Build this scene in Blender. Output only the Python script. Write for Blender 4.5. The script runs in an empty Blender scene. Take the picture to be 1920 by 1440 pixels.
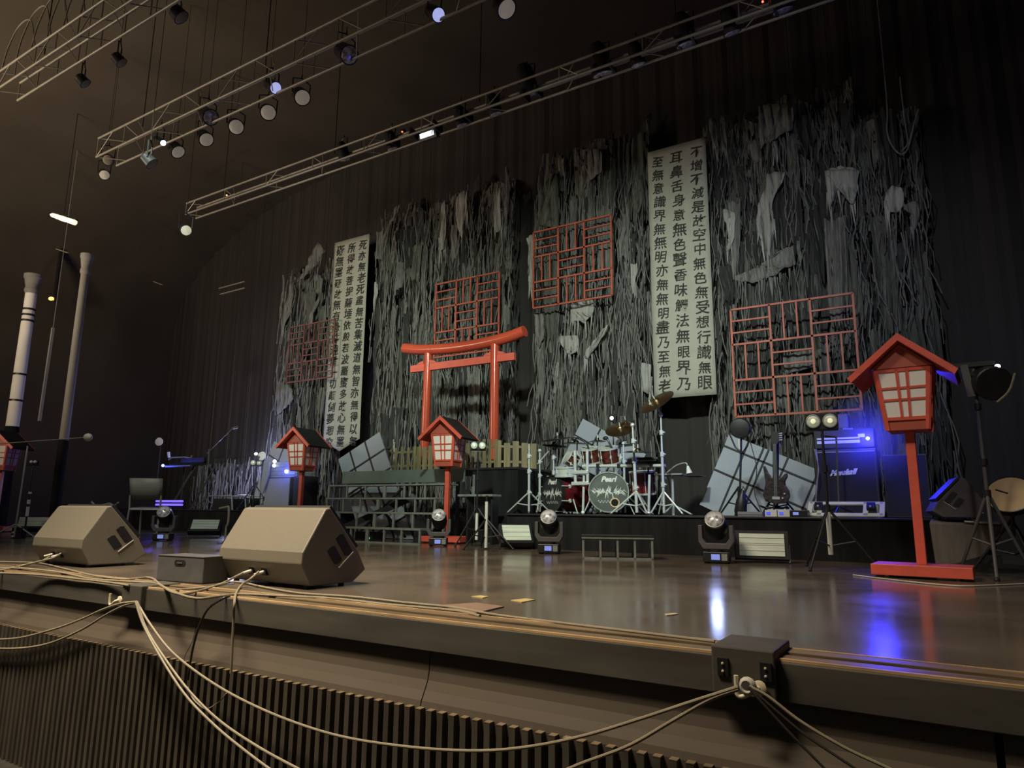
import bpy, bmesh, math, random
from mathutils import Vector, Matrix, Euler, noise
random.seed(7)
S = bpy.context.scene
COL = S.collection
R = math.radians

# ---------------------------------------------------------------- camera
F = 1300.0
PITCH, YAW, ROLL = math.atan(240 / 1300), R(31.9), math.atan(.0108)
EYE = Vector((0, 0, .44))
fw = Vector((-math.sin(YAW) * math.cos(PITCH), math.cos(YAW) * math.cos(PITCH), math.sin(PITCH)))
rt0 = Vector((math.cos(YAW), math.sin(YAW), 0))
up0 = rt0.cross(fw)
rt = rt0 * math.cos(ROLL) + up0 * math.sin(ROLL)
up = up0 * math.cos(ROLL) - rt0 * math.sin(ROLL)
cd = bpy.data.cameras.new('camera')
cam = bpy.data.objects.new('camera', cd)
COL.objects.link(cam)
cam.matrix_world = Matrix(((rt.x, up.x, -fw.x, EYE.x), (rt.y, up.y, -fw.y, EYE.y), (rt.z, up.z, -fw.z, EYE.z), (0, 0, 0, 1)))
cd.sensor_width = 36
cd.lens = 36 * F / 1920
cd.clip_start = .02
S.camera = cam

# ---------------------------------------------------------------- view, world, lights
S.view_settings.view_transform = 'Standard'
S.view_settings.look = 'None'
S.view_settings.gamma = 1
S.view_settings.exposure = 0.0
S.view_settings.use_curve_mapping = False
S.cycles.max_bounces = 6
S.cycles.transparent_max_bounces = 12
S.cycles.sample_clamp_indirect = 3
S.cycles.sample_clamp_direct = 12
W = bpy.data.worlds.new('house_dark')
S.world = W
W.use_nodes = True
W.node_tree.nodes['Background'].inputs[0].default_value = (1, .93, .84, 1)
W.node_tree.nodes['Background'].inputs[1].default_value = .032


def aim(o, target):
    d = Vector(target) - o.location
    o.rotation_euler = d.to_track_quat('-Z', 'Y').to_euler()


def area(name, loc, target, sx, sy, power, col, spread=180):
    d = bpy.data.lights.new(name, 'AREA')
    d.shape = 'RECTANGLE'; d.size = sx; d.size_y = sy; d.energy = power; d.color = col
    d.spread = R(spread)
    o = bpy.data.objects.new(name, d); COL.objects.link(o); o.location = loc; aim(o, target)
    return o


def spot(name, loc, target, power, col, ang, blend=1, rad=.15):
    d = bpy.data.lights.new(name, 'SPOT')
    d.energy = power; d.color = col; d.spot_size = R(ang); d.spot_blend = blend; d.shadow_soft_size = rad
    o = bpy.data.objects.new(name, d); COL.objects.link(o); o.location = loc; aim(o, target)
    return o


def point(name, loc, power, col, rad=.03):
    d = bpy.data.lights.new(name, 'POINT')
    d.energy = power; d.color = col; d.shadow_soft_size = rad
    o = bpy.data.objects.new(name, d); COL.objects.link(o); o.location = loc
    return o


WARM, COOL, BLUE = (1, .84, .61), (.86, 1, .84), (.03, .03, 1)
area('house_light_over_stage_front', (-4.1, .5, 6.5), (-3.9, 2.9, 0), 3.0, 1.0, 275, WARM, 80)
area('added_haze_fill_upper_left', (-14, -.6, 3.6), (-13.5, 7, 8.8), 3, 2, 380, (1, .82, .60), 124)  # unseen lamp added for the brown hazy glow at upper left
spot('stage_wash_centre', (-2.2, 2.0, 5.2), (-5.2, 11, 2.1), 2700, COOL, 60)
spot('stage_wash_left', (-6.5, 2.6, 5.2), (-10.8, 11, 3.0), 2000, COOL, 54)
spot('stage_wash_right', (-.9, 2.2, 5.2), (-2.0, 10.7, 2.6), 900, (.88, .95, .97), 62)
spot('added_fill_far_left', (-7.5, 1.6, 5.6), (-10.6, 7.2, .4), 420, (.92, .98, .92), 46)  # added lamp, brightens the chair, strobe panels and lanterns at far left
spot('lantern_key_light', (.8, 1.8, 4.6), (-.2, 5.95, 1.2), 215, (1, .93, .88), 44)


# ---------------------------------------------------------------- pixel of the photograph -> point of the place (used to measure the photograph)
def ray(x, y):
    return fw + rt * ((x - 960) / F) - up * ((y - 720) / F)


def fl(x, y, z=0.0):
    d = ray(x, y); return EYE + d * ((z - EYE.z) / d.z)


def at(x, y, Y):
    d = ray(x, y); return EYE + d * (Y / d.y)


def atx(x, y, X):
    d = ray(x, y); return EYE + d * (X / d.x)


# ---------------------------------------------------------------- materials
MATS = {}


def mat(name, col, rough=.5, metal=0.0, var=.15, scale=8.0, bump=0.0, emit=None, estr=0.0, stretch=(1, 1, 1), spec=.5, rvar=0.0, coat=0.0):
    m = bpy.data.materials.new(name); m.use_nodes = True
    nt = m.node_tree; n = nt.nodes; l = nt.links
    b = n['Principled BSDF']
    tc = n.new('ShaderNodeTexCoord'); mp = n.new('ShaderNodeMapping'); mp.inputs['Scale'].default_value = stretch
    nz = n.new('ShaderNodeTexNoise'); nz.inputs['Scale'].default_value = scale; nz.inputs['Detail'].default_value = 5
    l.new(tc.outputs['Object'], mp.inputs[0]); l.new(mp.outputs[0], nz.inputs['Vector'])
    cr = n.new('ShaderNodeMapRange')
    cr.inputs['From Min'].default_value = .3; cr.inputs['From Max'].default_value = .7
    cr.inputs['To Min'].default_value = 1 - var; cr.inputs['To Max'].default_value = 1 + var
    l.new(nz.outputs['Fac'], cr.inputs['Value'])
    mx = n.new('ShaderNodeMix'); mx.data_type = 'RGBA'; mx.blend_type = 'MULTIPLY'; mx.inputs[0].default_value = 1
    mx.inputs[6].default_value = (*col, 1)
    l.new(cr.outputs[0], mx.inputs[7]); l.new(mx.outputs[2], b.inputs['Base Color'])
    b.inputs['Roughness'].default_value = rough; b.inputs['Metallic'].default_value = metal
    b.inputs['Specular IOR Level'].default_value = spec
    b.inputs['Coat Weight'].default_value = coat
    if rvar:
        rr = n.new('ShaderNodeMapRange')
        rr.inputs['From Min'].default_value = .3; rr.inputs['From Max'].default_value = .7
        rr.inputs['To Min'].default_value = rough - rvar; rr.inputs['To Max'].default_value = rough + rvar
        l.new(nz.outputs['Fac'], rr.inputs['Value']); l.new(rr.outputs[0], b.inputs['Roughness'])
    if bump:
        bp = n.new('ShaderNodeBump'); bp.inputs['Strength'].default_value = bump; bp.inputs['Distance'].default_value = .01
        l.new(nz.outputs['Fac'], bp.inputs['Height']); l.new(bp.outputs[0], b.inputs['Normal'])
    if emit:
        b.inputs['Emission Color'].default_value = (*emit, 1); b.inputs['Emission Strength'].default_value = estr
    MATS[name] = m
    return m


def net_mat(name, col, scale, cut, stretch):
    """torn gauze: fibrous procedural holes and colour streaks"""
    m = mat(name, col, .95, 0, .55, scale, .6, stretch=stretch, spec=.1)
    nt = m.node_tree; n = nt.nodes; l = nt.links
    tc = n['Texture Coordinate']; mp = n['Mapping']
    n2 = n.new('ShaderNodeTexNoise'); n2.inputs['Scale'].default_value = scale * .8; n2.inputs['Detail'].default_value = 6
    n2.inputs['Distortion'].default_value = 1.2
    l.new(mp.outputs[0], n2.inputs['Vector'])
    n3 = n.new('ShaderNodeTexNoise'); n3.inputs['Scale'].default_value = 1.1; n3.inputs['Detail'].default_value = 3
    l.new(tc.outputs['Object'], n3.inputs['Vector'])
    ad = n.new('ShaderNodeMath'); ad.operation = 'MULTIPLY_ADD'; ad.inputs[1].default_value = .75
    l.new(n3.outputs['Fac'], ad.inputs[0]); l.new(n2.outputs['Fac'], ad.inputs[2])
    gt = n.new('ShaderNodeMapRange'); gt.inputs['From Min'].default_value = cut - .02; gt.inputs['From Max'].default_value = cut + .02
    l.new(ad.outputs[0], gt.inputs['Value'])
    l.new(gt.outputs[0], n['Principled BSDF'].inputs['Alpha'])
    return m


FLOOR = mat('stage_floor_lacquer', (.118, .095, .074), .17, 0, .25, 1.6, .02, spec=.55, rvar=.05, stretch=(1, 1, 1))
HOUSE = mat('house_carpet', (.02, .016, .012), .9, 0, .3, 20)
FASC = mat('scuffed_black_board', (.080, .073, .062), .55, 0, .3, 3, .15, stretch=(.5, 1, 3), spec=.3)
FASC2 = mat('brown_board', (.090, .072, .055), .6, 0, .15, 2, .05, stretch=(.3, 1, 1), spec=.25)
EDGE = mat('worn_wood_edge', (.50, .33, .17), .35, 0, .35, 9, .1, stretch=(.4, 2, 2))
EDGED = mat('brown_track_rail', (.16, .115, .07), .35, 0, .3, 9, .05, stretch=(.4, 2, 2))
SLAT = mat('dark_slat_wood', (.062, .053, .039), .55, 0, .3, 6, .1, stretch=(3, 3, .4))
CLOTH = mat('black_drape', (.015, .0155, .0165), .95, 0, .3, 3, .2, stretch=(3, 1, .3), spec=.1)
CEIL = mat('black_painted_ceiling', (.068, .056, .041), .95, 0, .15, .6, spec=.05)
BACK = mat('black_back_curtain', (.042, .037, .035), .95, 0, .10, 2.2, .2, stretch=(4, 1, .12), spec=.1)
BLK = mat('black_plastic', (.016, .016, .017), .45, 0, .2, 12, .05)
BLKM = mat('black_powder_metal', (.022, .022, .024), .4, .3, .2, 14, .03)
DRK = mat('dark_grey_paint', (.075, .073, .075), .55, 0, .12, 14, .08)
WEDGE = mat('speaker_textured_paint', (.15, .135, .105), .5, 0, .03, 60, .06, spec=.5)
STEEL = mat('grey_steel_frame', (.24, .27, .255), .42, .3, .2, 10, .05)
CHROME = mat('chrome', (.68, .74, .72), .28, .45, .08, 10)
WHITE = mat('white_paint', (.62, .64, .60), .5, 0, .08, 10)
PAPER = mat('white_paper_pane', (.74, .71, .66), .7, 0, .05, 6, .02)
SHOJI = mat('pale_translucent_panel', (.29, .315, .37), .55, 0, .10, 1.4)
RED = mat('vermilion_painted_wood', (.60, .098, .062), .42, 0, .10, 5, .04, stretch=(1, 1, 3))
REDD = mat('vermilion_board_face', (.38, .085, .052), .5, 0, .12, 5, .04)
REDG = mat('gloss_vermilion', (.50, .075, .038), .2, 0, .08, 3, .02)
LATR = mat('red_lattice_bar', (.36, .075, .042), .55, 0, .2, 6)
ROOF = mat('dark_roof_board', (.010, .013, .013), .6, 0, .2, 6)
WOODL = mat('pale_bamboo', (.22, .18, .095), .55, 0, .25, 5, .1, stretch=(3, 3, .5))
BANN = mat('banner_cotton', (.34, .335, .285), .9, 0, .06, 4, .05, spec=.1)
INK = mat('black_ink', (.022, .024, .02), .8, 0, .3, 9)
RAG = [mat('gauze_grey', (.155, .152, .143), .95, 0, .35, 9, .4, stretch=(4, 4, .5), spec=.1),
       mat('gauze_dark', (.042, .042, .041), .95, 0, .35, 9, .4, stretch=(4, 4, .5), spec=.1),
       mat('gauze_green', (.093, .094, .082), .95, 0, .35, 9, .4, stretch=(4, 4, .5), spec=.1),
       mat('gauze_pale', (.30, .30, .28), .95, 0, .25, 6, .4, stretch=(5, 5, .4), spec=.1)]
NET1 = net_mat('torn_net_dark', (.045, .044, .042), 7, .86, (3.2, 1, .45))
NET2 = net_mat('torn_net_grey', (.11, .11, .105), 9, .92, (3.0, 1, .38))
DECK = mat('grey_green_fascia_cloth', (.115, .15, .135), .6, 0, .12, 3)
CABLE = mat('grey_rubber_cable', (.24, .205, .145), .5, 0, .1, 20)
CABLED = mat('black_rubber_cable', (.03, .027, .022), .45, 0, .1, 20)
CABLEW = mat('off_white_cable', (.5, .48, .42), .5, 0, .1, 20)
HOOKM = mat('white_hook_enamel', (.62, .55, .40), .4, 0, .1, 20)
TAPEY = mat('yellow_tape', (.42, .34, .14), .6, 0, .1, 20)
TAPEW = mat('pale_tape', (.42, .34, .26), .6, 0, .1, 20)
MATB = mat('brown_board_patch', (.19, .125, .09), .7, 0, .1, 9)
WINE = mat('wine_red_drum_lacquer', (.10, .010, .014), .22, 0, .2, 3)
COPPER = mat('copper_drum_lacquer', (.085, .022, .014), .22, .2, .9, 16)
HEAD = mat('smoky_drum_head', (.09, .105, .095), .3, 0, .25, 5)
HEADD = mat('black_drum_head', (.03, .033, .032), .25, 0, .25, 5)
CYMD = mat('dark_bronze_cymbal', (.10, .085, .06), .35, 1, .2, 5)
CYMB = mat('brass_cymbal', (.50, .38, .20), .3, 1, .2, 5)
GRILLE = mat('speaker_grille_cloth', (.008, .008, .011), .8, 0, .3, 120, .3)
GRCAB = mat('grey_cabinet_cloth', (.22, .23, .25), .8, 0, .06, 40, .1)
LENS = mat('glass_lens', (.50, .52, .56), .18, .1, .7, 26, coat=.6)  # pale mottled base colour stands in for reflections in the glass
STROBE = mat('pale_reflector_panel', (.60, .70, .60), .35, 0, .14, 6, stretch=(.3, .3, 9))
TAN = mat('tan_skin', (.55, .40, .22), .55, 0, .06, 4)
DRAPEG = mat('grey_brown_cover', (.13, .115, .10), .85, 0, .2, 5, .3, stretch=(4, 4, .5))
STONE = mat('pale_column_stone', (.22, .21, .19), .75, 0, .12, 4, .05, stretch=(2, 2, .3))
STONEW = mat('white_column_face', (.80, .77, .70), .7, 0, .10, 2, .03)
CHAIRG = mat('grey_chair_shell', (.27, .27, .23), .5, 0, .08, 9)
CHAIRF = mat('pale_chair_frame', (.42, .40, .34), .4, .4, .08, 9)
E_BLUE = mat('blue_diode', (.1, .1, .9), .4, emit=(.12, .16, 1), estr=22)
E_BLUES = mat('blue_display', (.05, .05, .3), .4, emit=(.10, .12, 1), estr=.7)
E_PERI = mat('periwinkle_display', (.1, .1, .5), .4, emit=(.35, .45, 1), estr=.5)
E_WHITE = mat('white_lamp_glow', (.9, .9, .85), .4, emit=(.9, .95, 1), estr=2.2)
E_LENSB = mat('bluish_lens_glow', (.5, .5, .7), .2, emit=(.5, .55, 1), estr=.7)
E_WARM = mat('warm_tube_glow', (.9, .8, .6), .4, emit=(1, .84, .52), estr=1.2)
E_DISC = mat('pale_lamp_disc', (.6, .55, .45), .4, emit=(1, .88, .70), estr=.10)
E_VIOL = mat('violet_tube_glow', (.3, .2, .9), .4, emit=(.22, .14, 1), estr=1.0)
E_AMB = mat('amber_diode', (.9, .4, .1), .4, emit=(1, .5, .12), estr=3)
E_REDL = mat('red_diode', (.9, .2, .1), .4, emit=(1, .2, .08), estr=2)
E_GRN = mat('green_diode', (.1, .8, .3), .4, emit=(.3, 1, .35), estr=1.5)
E_YEL = mat('lamp_filament_glow', (.9, .9, .6), .3, emit=(.95, 1, .62), estr=.5)
TRUSSM = mat('aluminium_truss_tube', (.24, .215, .17), .45, .2, .15, 6)


# ---------------------------------------------------------------- mesh builder
class MB:
    def __init__(s):
        s.v = []; s.f = []

    def add(s, vs, fs):
        o = len(s.v); s.v += [Vector(p) for p in vs]; s.f += [tuple(i + o for i in f) for f in fs]; return s

    def hexa(s, p):     # p: 4 bottom (ccw), 4 top
        return s.add(p, [(3, 2, 1, 0), (4, 5, 6, 7), (0, 1, 5, 4), (1, 2, 6, 5), (2, 3, 7, 6), (3, 0, 4, 7)])

    def mm(s, x0, x1, y0, y1, z0, z1):
        return s.hexa([(x0, y0, z0), (x1, y0, z0), (x1, y1, z0), (x0, y1, z0), (x0, y0, z1), (x1, y0, z1), (x1, y1, z1), (x0, y1, z1)])

    def box(s, c, size, rot=None):
        c = Vector(c); h = Vector(size) / 2
        p = [Vector((sx * h.x, sy * h.y, sz * h.z)) for sz in (-1, 1) for sx, sy in ((-1, -1), (1, -1), (1, 1), (-1, 1))]
        if rot is not None: p = [rot @ q for q in p]
        return s.hexa([c + q for q in p])

    def bar(s, a, b, w, h, upv=(0, 0, 1)):
        a = Vector(a); b = Vector(b); d = (b - a).normalized(); u = Vector(upv)
        if abs(d.dot(u)) > .97: u = Vector((0, 1, 0))
        x = d.cross(u).normalized() * w / 2; y = x.cross(d).normalized() * h / 2
        return s.hexa([a - x - y, a + x - y, a + x + y, a - x + y, b - x - y, b + x - y, b + x + y, b - x + y])

    def prism(s, poly, vec):
        vec = Vector(vec); n = len(poly)
        return s.add([Vector(p) for p in poly] + [Vector(p) + vec for p in poly],
                     [tuple(range(n - 1, -1, -1)), tuple(range(n, 2 * n))] + [(i, (i + 1) % n, n + (i + 1) % n, n + i) for i in range(n)])

    def tube(s, pts, r, n=8, rs=None):
        pts = [Vector(p) for p in pts]; k = len(pts); o = []
        prev = None
        for i, p in enumerate(pts):
            d = (pts[min(i + 1, k - 1)] - pts[max(i - 1, 0)])
            if d.length < 1e-9: d = Vector((0, 0, 1))
            d.normalize()
            if prev is None:
                u = Vector((0, 0, 1)) if abs(d.z) < .9 else Vector((1, 0, 0))
                x = d.cross(u).normalized()
            else:
                x = (prev - d * prev.dot(d))
                x = x.normalized() if x.length > 1e-6 else d.orthogonal().normalized()
            prev = x; y = d.cross(x)
            rr = rs[i] if rs else r
            o += [p + (x * math.cos(2 * math.pi * j / n) + y * math.sin(2 * math.pi * j / n)) * rr for j in range(n)]
        f = [(i * n + j, i * n + (j + 1) % n, (i + 1) * n + (j + 1) % n, (i + 1) * n + j) for i in range(k - 1) for j in range(n)]
        f += [tuple(range(n - 1, -1, -1)), tuple(range((k - 1) * n, k * n))]
        return s.add(o, f)

    def cyl(s, a, b, r0, r1=None, n=16):
        return s.tube([a, b], r0, n, [r0, r0 if r1 is None else r1])

    def lathe(s, prof, o=(0, 0, 0), ax=(0, 0, 1), n=28, ring=False):     # prof: (radius, height along the axis)
        ax = Vector(ax).normalized(); x = ax.orthogonal().normalized(); y = ax.cross(x); o = Vector(o); k = len(prof)
        vs = [o + ax * h + (x * math.cos(2 * math.pi * j / n) + y * math.sin(2 * math.pi * j / n)) * max(r, 1e-4) for r, h in prof for j in range(n)]
        f = [(i * n + j, i * n + (j + 1) % n, (i + 1) * n + (j + 1) % n, (i + 1) * n + j) for i in range(k - 1) for j in range(n)]
        if ring: f += [((k - 1) * n + j, (k - 1) * n + (j + 1) % n, (j + 1) % n, j) for j in range(n)]
        else: f += [tuple(range(n - 1, -1, -1)), tuple(range((k - 1) * n, k * n))]
        return s.add(vs, f)

    def ball(s, c, r, n=12, sq=(1, 1, 1)):
        c = Vector(c); k = max(6, n // 2 + 1)
        vs = []
        for i in range(k + 1):
            t = math.pi * i / k
            for j in range(n):
                a = 2 * math.pi * j / n
                rr = max(math.sin(t), 1e-3)
                vs.append(c + Vector((rr * math.cos(a) * sq[0], rr * math.sin(a) * sq[1], math.cos(t) * sq[2])) * r)
        f = [(i * n + j, (i + 1) * n + j, (i + 1) * n + (j + 1) % n, i * n + (j + 1) % n) for i in range(k) for j in range(n)]
        f += [tuple(range(n)), tuple(range(k * n + n - 1, k * n - 1, -1))]
        return s.add(vs, f)

    def build(s, name, m, parent=None, smooth=False, bevel=0.0, world=True):
        me = bpy.data.meshes.new(name)
        off = Vector((0, 0, 0))
        q = parent
        while q is not None and world:
            off = off + Vector(q.location); q = q.parent
        me.from_pydata([p - off for p in s.v], [], s.f)
        bm = bmesh.new(); bm.from_mesh(me)
        bmesh.ops.recalc_face_normals(bm, faces=bm.faces)
        if smooth:
            for f_ in bm.faces: f_.smooth = True
        bm.to_mesh(me); bm.free()
        o = bpy.data.objects.new(name, me); COL.objects.link(o)
        for mm_ in (m if isinstance(m, (list, tuple)) else [m]): me.materials.append(mm_)
        if smooth:
            md = o.modifiers.new('edges', 'EDGE_SPLIT'); md.split_angle = R(38)
        if bevel:
            md = o.modifiers.new('soft_edges', 'BEVEL'); md.width = bevel; md.segments = 2; md.limit_method = 'ANGLE'
        if parent is not None: o.parent = parent
        return o


def tag(o, label=None, cat=None, group=None, kind=None):
    if label: o['label'] = label
    if cat: o['category'] = cat
    if group: o['group'] = group
    if kind: o['kind'] = kind
    return o


def root(name, label, cat, loc=(0, 0, 0), group=None):
    o = bpy.data.objects.new(name, None); COL.objects.link(o)
    o.location = loc; o.empty_display_size = .1
    return tag(o, label, cat, group)


def dup(r, loc, rotz=0.0, label=None, group=None):
    c = r.copy(); COL.objects.link(c); c.location = loc; c.rotation_euler = (0, 0, rotz)
    if label: c['label'] = label
    if group: c['group'] = group
    for ch in list(r.children):
        d = ch.copy(); COL.objects.link(d); d.parent = c
        for g in list(ch.children):
            e = g.copy(); COL.objects.link(e); e.parent = d
    return c


def struct(name, mb, m, parent=None, **k):
    o = mb.build(name, m, parent, **k)
    if parent is None: o['kind'] = 'structure'
    return o


def smooth_path(pts, n=8):
    """Catmull-Rom through the points"""
    p = [Vector(q) for q in pts]; p = [p[0] * 2 - p[1]] + p + [p[-1] * 2 - p[-2]]
    out = []
    for i in range(1, len(p) - 2):
        for k in range(n):
            t = k / n; a, b, c, d = p[i - 1], p[i], p[i + 1], p[i + 2]
            out.append(.5 * ((2 * b) + (c - a) * t + (2 * a - 5 * b + 4 * c - d) * t * t + (3 * b - a - 3 * c + d) * t ** 3))
    out.append(p[-2])
    return out


def text_mesh(mb, body, size, org, ux, uy, offset=0.0, shear=0.0, align='CENTER', jitter=0.0, depth=.001):
    """lettering from Blender's own built-in font, laid on the plane spanned by ux (right) and uy (up)"""
    c = bpy.data.curves.new('lettering', 'FONT'); c.body = body; c.size = size; c.align_x = align; c.align_y = 'CENTER'
    c.offset = offset; c.shear = shear; c.extrude = depth; c.resolution_u = 3
    o = bpy.data.objects.new('lettering', c); COL.objects.link(o)
    bpy.context.view_layer.update()
    me = bpy.data.meshes.new_from_object(o.evaluated_get(bpy.context.evaluated_depsgraph_get()))
    ux = Vector(ux).normalized(); uy = Vector(uy).normalized(); uz = ux.cross(uy); org = Vector(org)
    vs = []
    for v in me.vertices:
        q = v.co
        if jitter:
            q = q + Vector((noise.noise(q * 30 / size * .1 + org * 7), noise.noise(q * 30 / size * .1 + org * 7 + Vector((9, 3, 1))), 0)) * jitter
        vs.append(org + ux * q.x + uy * q.y + uz * q.z)
    mb.add(vs, [tuple(p.vertices) for p in me.polygons])
    bpy.data.objects.remove(o); bpy.data.curves.remove(c); bpy.data.meshes.remove(me)


# ================================================================ SETTING
X0, X1, YB = -19.0, 4.5, 11.6
m = MB(); m.mm(X0, X1, 2.56, YB + .4, -.12, 0); struct('floor', m, FLOOR)
m = MB(); m.mm(X0, X1, -6, 2.6, -1.2, -1.1); struct('floor_house', m, HOUSE)
prof = [(X1, 9.0), (-11, 9.0)] + [(-11 - 8.0 * math.sin(q), 5.6 + 3.4 * math.cos(q)) for q in [math.pi / 2 * i / 24 for i in range(1, 25)]]
m = MB()
for (xa, za), (xb, zb_) in zip(prof[:-1], prof[1:]):
    m.add([(xa, -1, za), (xb, -1, zb_), (xb, YB + .6, zb_), (xa, YB + .6, za)], [(0, 1, 2, 3)])
me_ = struct('ceiling', m, CEIL)
bm = bmesh.new(); bm.from_mesh(me_.data); bmesh.ops.remove_doubles(bm, verts=bm.verts, dist=.001); bmesh.ops.recalc_face_normals(bm, faces=bm.faces)
for f_ in bm.faces: f_.smooth = True
bm.to_mesh(me_.data); bm.free()
m = MB()
k = int((X1 - X0) / .09); pts = []
for i in range(k + 1):
    x = X0 + i * (X1 - X0) / k
    pts.append((x, YB + .025 * math.sin(i * .9) + .015 * math.sin(i * 2.3)))
for i in range(k):
    a, b = pts[i], pts[i + 1]
    m.add([(a[0], a[1], 0), (b[0], b[1], 0), (b[0], b[1], 9), (a[0], a[1], 9)], [(0, 1, 2, 3)])
struct('wall_back', m, BACK)
m = MB(); m.mm(X0 - .1, X0, -1, YB + .6, -1.1, 5.6); struct('wall_left', m, CEIL)
m = MB(); m.mm(X1, X1 + .1, -1, YB + .6, -1.1, 9); struct('wall_right', m, CLOTH)
# stage lip: inner rail, groove, outer rail with worn edge
m = MB(); m.mm(X0, X1, 2.485, 2.56, -.12, .004); struct('trim_1', m, EDGED, bevel=.002)
m = MB(); m.mm(X0, X1, 2.553, 2.561, -.05, .006); struct('trim_2', m, EDGE)
m = MB(); m.mm(X0, X1, 2.36, 2.445, -.12, .002); struct('trim_3', m, EDGED, bevel=.003)
m = MB(); m.mm(X0, X1, 2.357, 2.368, -.004, .0045); struct('trim_4', m, EDGE)
m = MB(); m.mm(X0, X1, 2.44, 2.49, -.12, -.03); struct('trim_5', m, BLK)
m = MB()
for a, b in ((X0, -6.5), (-6.49, -3.95), (-3.945, -.6), (-.595, X1)): m.mm(a, b, 2.35, 2.40, -.122, -.005)
struct('trim_6', m, FASC, bevel=.004)
# recessed lower board, sloping outwards to its foot
m = MB()
for a, b in ((X0, -3.42), (-3.415, -1.86), (-1.855, .05), (.07, X1)):
    prof = [(2.372, -.12), (2.370, -.20), (2.362, -.235), (2.345, -.27), (2.325, -.305), (2.318, -.33), (2.318, -.37), (2.46, -.37), (2.46, -.12)]
    m.prism([(a, y, z) for y, z in prof], (b - a, 0, 0))
struct('wall_front', m, FASC2)
m = MB(); m.mm(X0, X1, 2.40, 2.60, -1.1, -.36); m.mm(X0, X1, 2.46, 2.60, -.36, -.12); struct('wall_front_backing', m, BLK)
m = MB()
x = -8.4
while x < 1.2:
    m.mm(x, x + .027, 2.290, 2.42, -1.1, -.328); x += .0545
struct('wall_front_slats', m, SLAT, bevel=.0015)
m = MB()
x = -8.4
while x < 1.2:
    m.mm(x, x + .027, 2.2895, 2.33, -.3285, -.3255); x += .0545
struct('slat_tops_painted_lit', m, EDGED)  # paler strips: light falling on the slat tops, put into the colour

# ================================================================ LIP BLOCKS, HOOKS, CABLES
def lip_block(xa, xb, label, z0=-.115, z1=.03, plates=True):
    t = root('lip_cover_block', label, 'cover block', ((xa + xb) / 2, 2.33, z0))
    m = MB(); m.mm(xa, xb, 2.32, 2.56, z0, z1); m.build('cover', FASC, t, bevel=.006)
    for xx in ((xa + .035, xb - .03) if plates else ()):
        m = MB(); m.mm(xx - .015, xx + .02, 2.314, 2.32, -.06, -.005); p = m.build('bracket_plate', BLKM, t, bevel=.001)
        for zz in (-.022, -.045):
            m = MB(); m.lathe([(.0045, 0), (.004, .003), (.001, .004)], (xx + .002, 2.314, zz), (0, -1, 0), 10); m.build('screw', HOOKM, p)
    return t


lip_block(-4.05, -3.86, 'small dark cover block on the stage lip below the black case', plates=False, z1=.012)
lip_block(-.685, -.49, 'dark cover block with screwed plates on the stage lip near the right')


def hook(px, py, label, flip=1):
    p = at(px, py, 2.30)
    t = root('cable_hook', label, 'hook', p)
    m = MB(); m.tube(smooth_path([p + Vector((.06 * flip, .05, .012)), p + Vector((.055 * flip, -.005, .010)), p + Vector((.02, -.012, -.012)), p + Vector((0, -.012, -.012)),
                                  p + Vector((-.003, -.012, .02)), p + Vector((-.003, -.012, .045))], 6), .007, 10)
    m.build('hook_rod', HOOKM, t, smooth=True)
    m = MB(); m.lathe([(.022, 0), (.022, .006), (.012, .010)], p + Vector((.06 * flip, .012, .012)), (0, -1, 0), 16); m.build('wall_plate', HOOKM, t, smooth=True)
    return t


h1 = hook(210, 1128, 'white cable hook under the lip left of centre, by the small block')
h2 = hook(1385, 1294, 'white cable hook wound with cable on the block near the right')
m = MB()
c = at(1402, 1286, 2.29)
for i in range(3):
    m.tube([c + Vector((.022 * math.cos(t * .5) * (1 - .12 * i), -.006 * i, .022 * math.sin(t * .5) * (1 - .1 * i))) for t in range(14)], .005, 8)
tag(m.build('cable_tie_coil', CABLEW, smooth=True), 'pale coil of cable knotted round the right hook', 'cable')


def cable(pts, label, r=.0065, mt=None, cat='cable'):
    m = MB(); m.tube(smooth_path(pts, 7), r, 8)
    return tag(m.build('cable', mt or CABLE, smooth=True), label, cat, 'cables along the stage edge')


FP = 2.26
front = lambda L: [at(x, y, FP) for x, y in L]
cable(front([(-40, 1199), (30, 1197), (100, 1180), (150, 1162), (190, 1144), (225, 1132), (258, 1128)]), 'upper of the cables sagging off frame left from the left hook')
cable(front([(-40, 1215), (30, 1216), (90, 1207), (150, 1182), (200, 1152), (232, 1136), (258, 1129)]), 'lower of the cables sagging off frame left from the left hook')
cable([at(x, y, FP - .02) for x, y in [(256, 1128), (280, 1168), (320, 1220), (380, 1268), (450, 1310), (540, 1350), (640, 1381), (760, 1400), (880, 1408), (980, 1402), (1090, 1381), (1200, 1348), (1300, 1315), (1385, 1288)]],
      'long cable swagged across the slats from left hook to right hook', .006)
cable([at(x, y, FP - .03) for x, y in [(257, 1128), (275, 1180), (310, 1236), (355, 1296), (410, 1350), (480, 1398), (560, 1442), (640, 1480)]], 'cable falling from the left hook, upper one of the diagonal pair', .006)
cable([at(x, y, FP - .045) for x, y in [(254, 1128), (268, 1170), (296, 1224), (345, 1300), (400, 1358), (460, 1408), (520, 1452), (580, 1490)]], 'cable falling from the left hook, lower one of the diagonal pair', .006)
cable(front([(352, 1288), (362, 1310), (382, 1328), (396, 1326), (415, 1312), (424, 1300)]), 'thin loose loop of cable hanging on the slats', .003)
cable([at(x, y, FP - .02) for x, y in [(1385, 1292), (1330, 1312), (1260, 1352), (1180, 1398), (1090, 1432), (1020, 1462)]], 'second cable leaving the right hook down to the left', .006)
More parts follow.
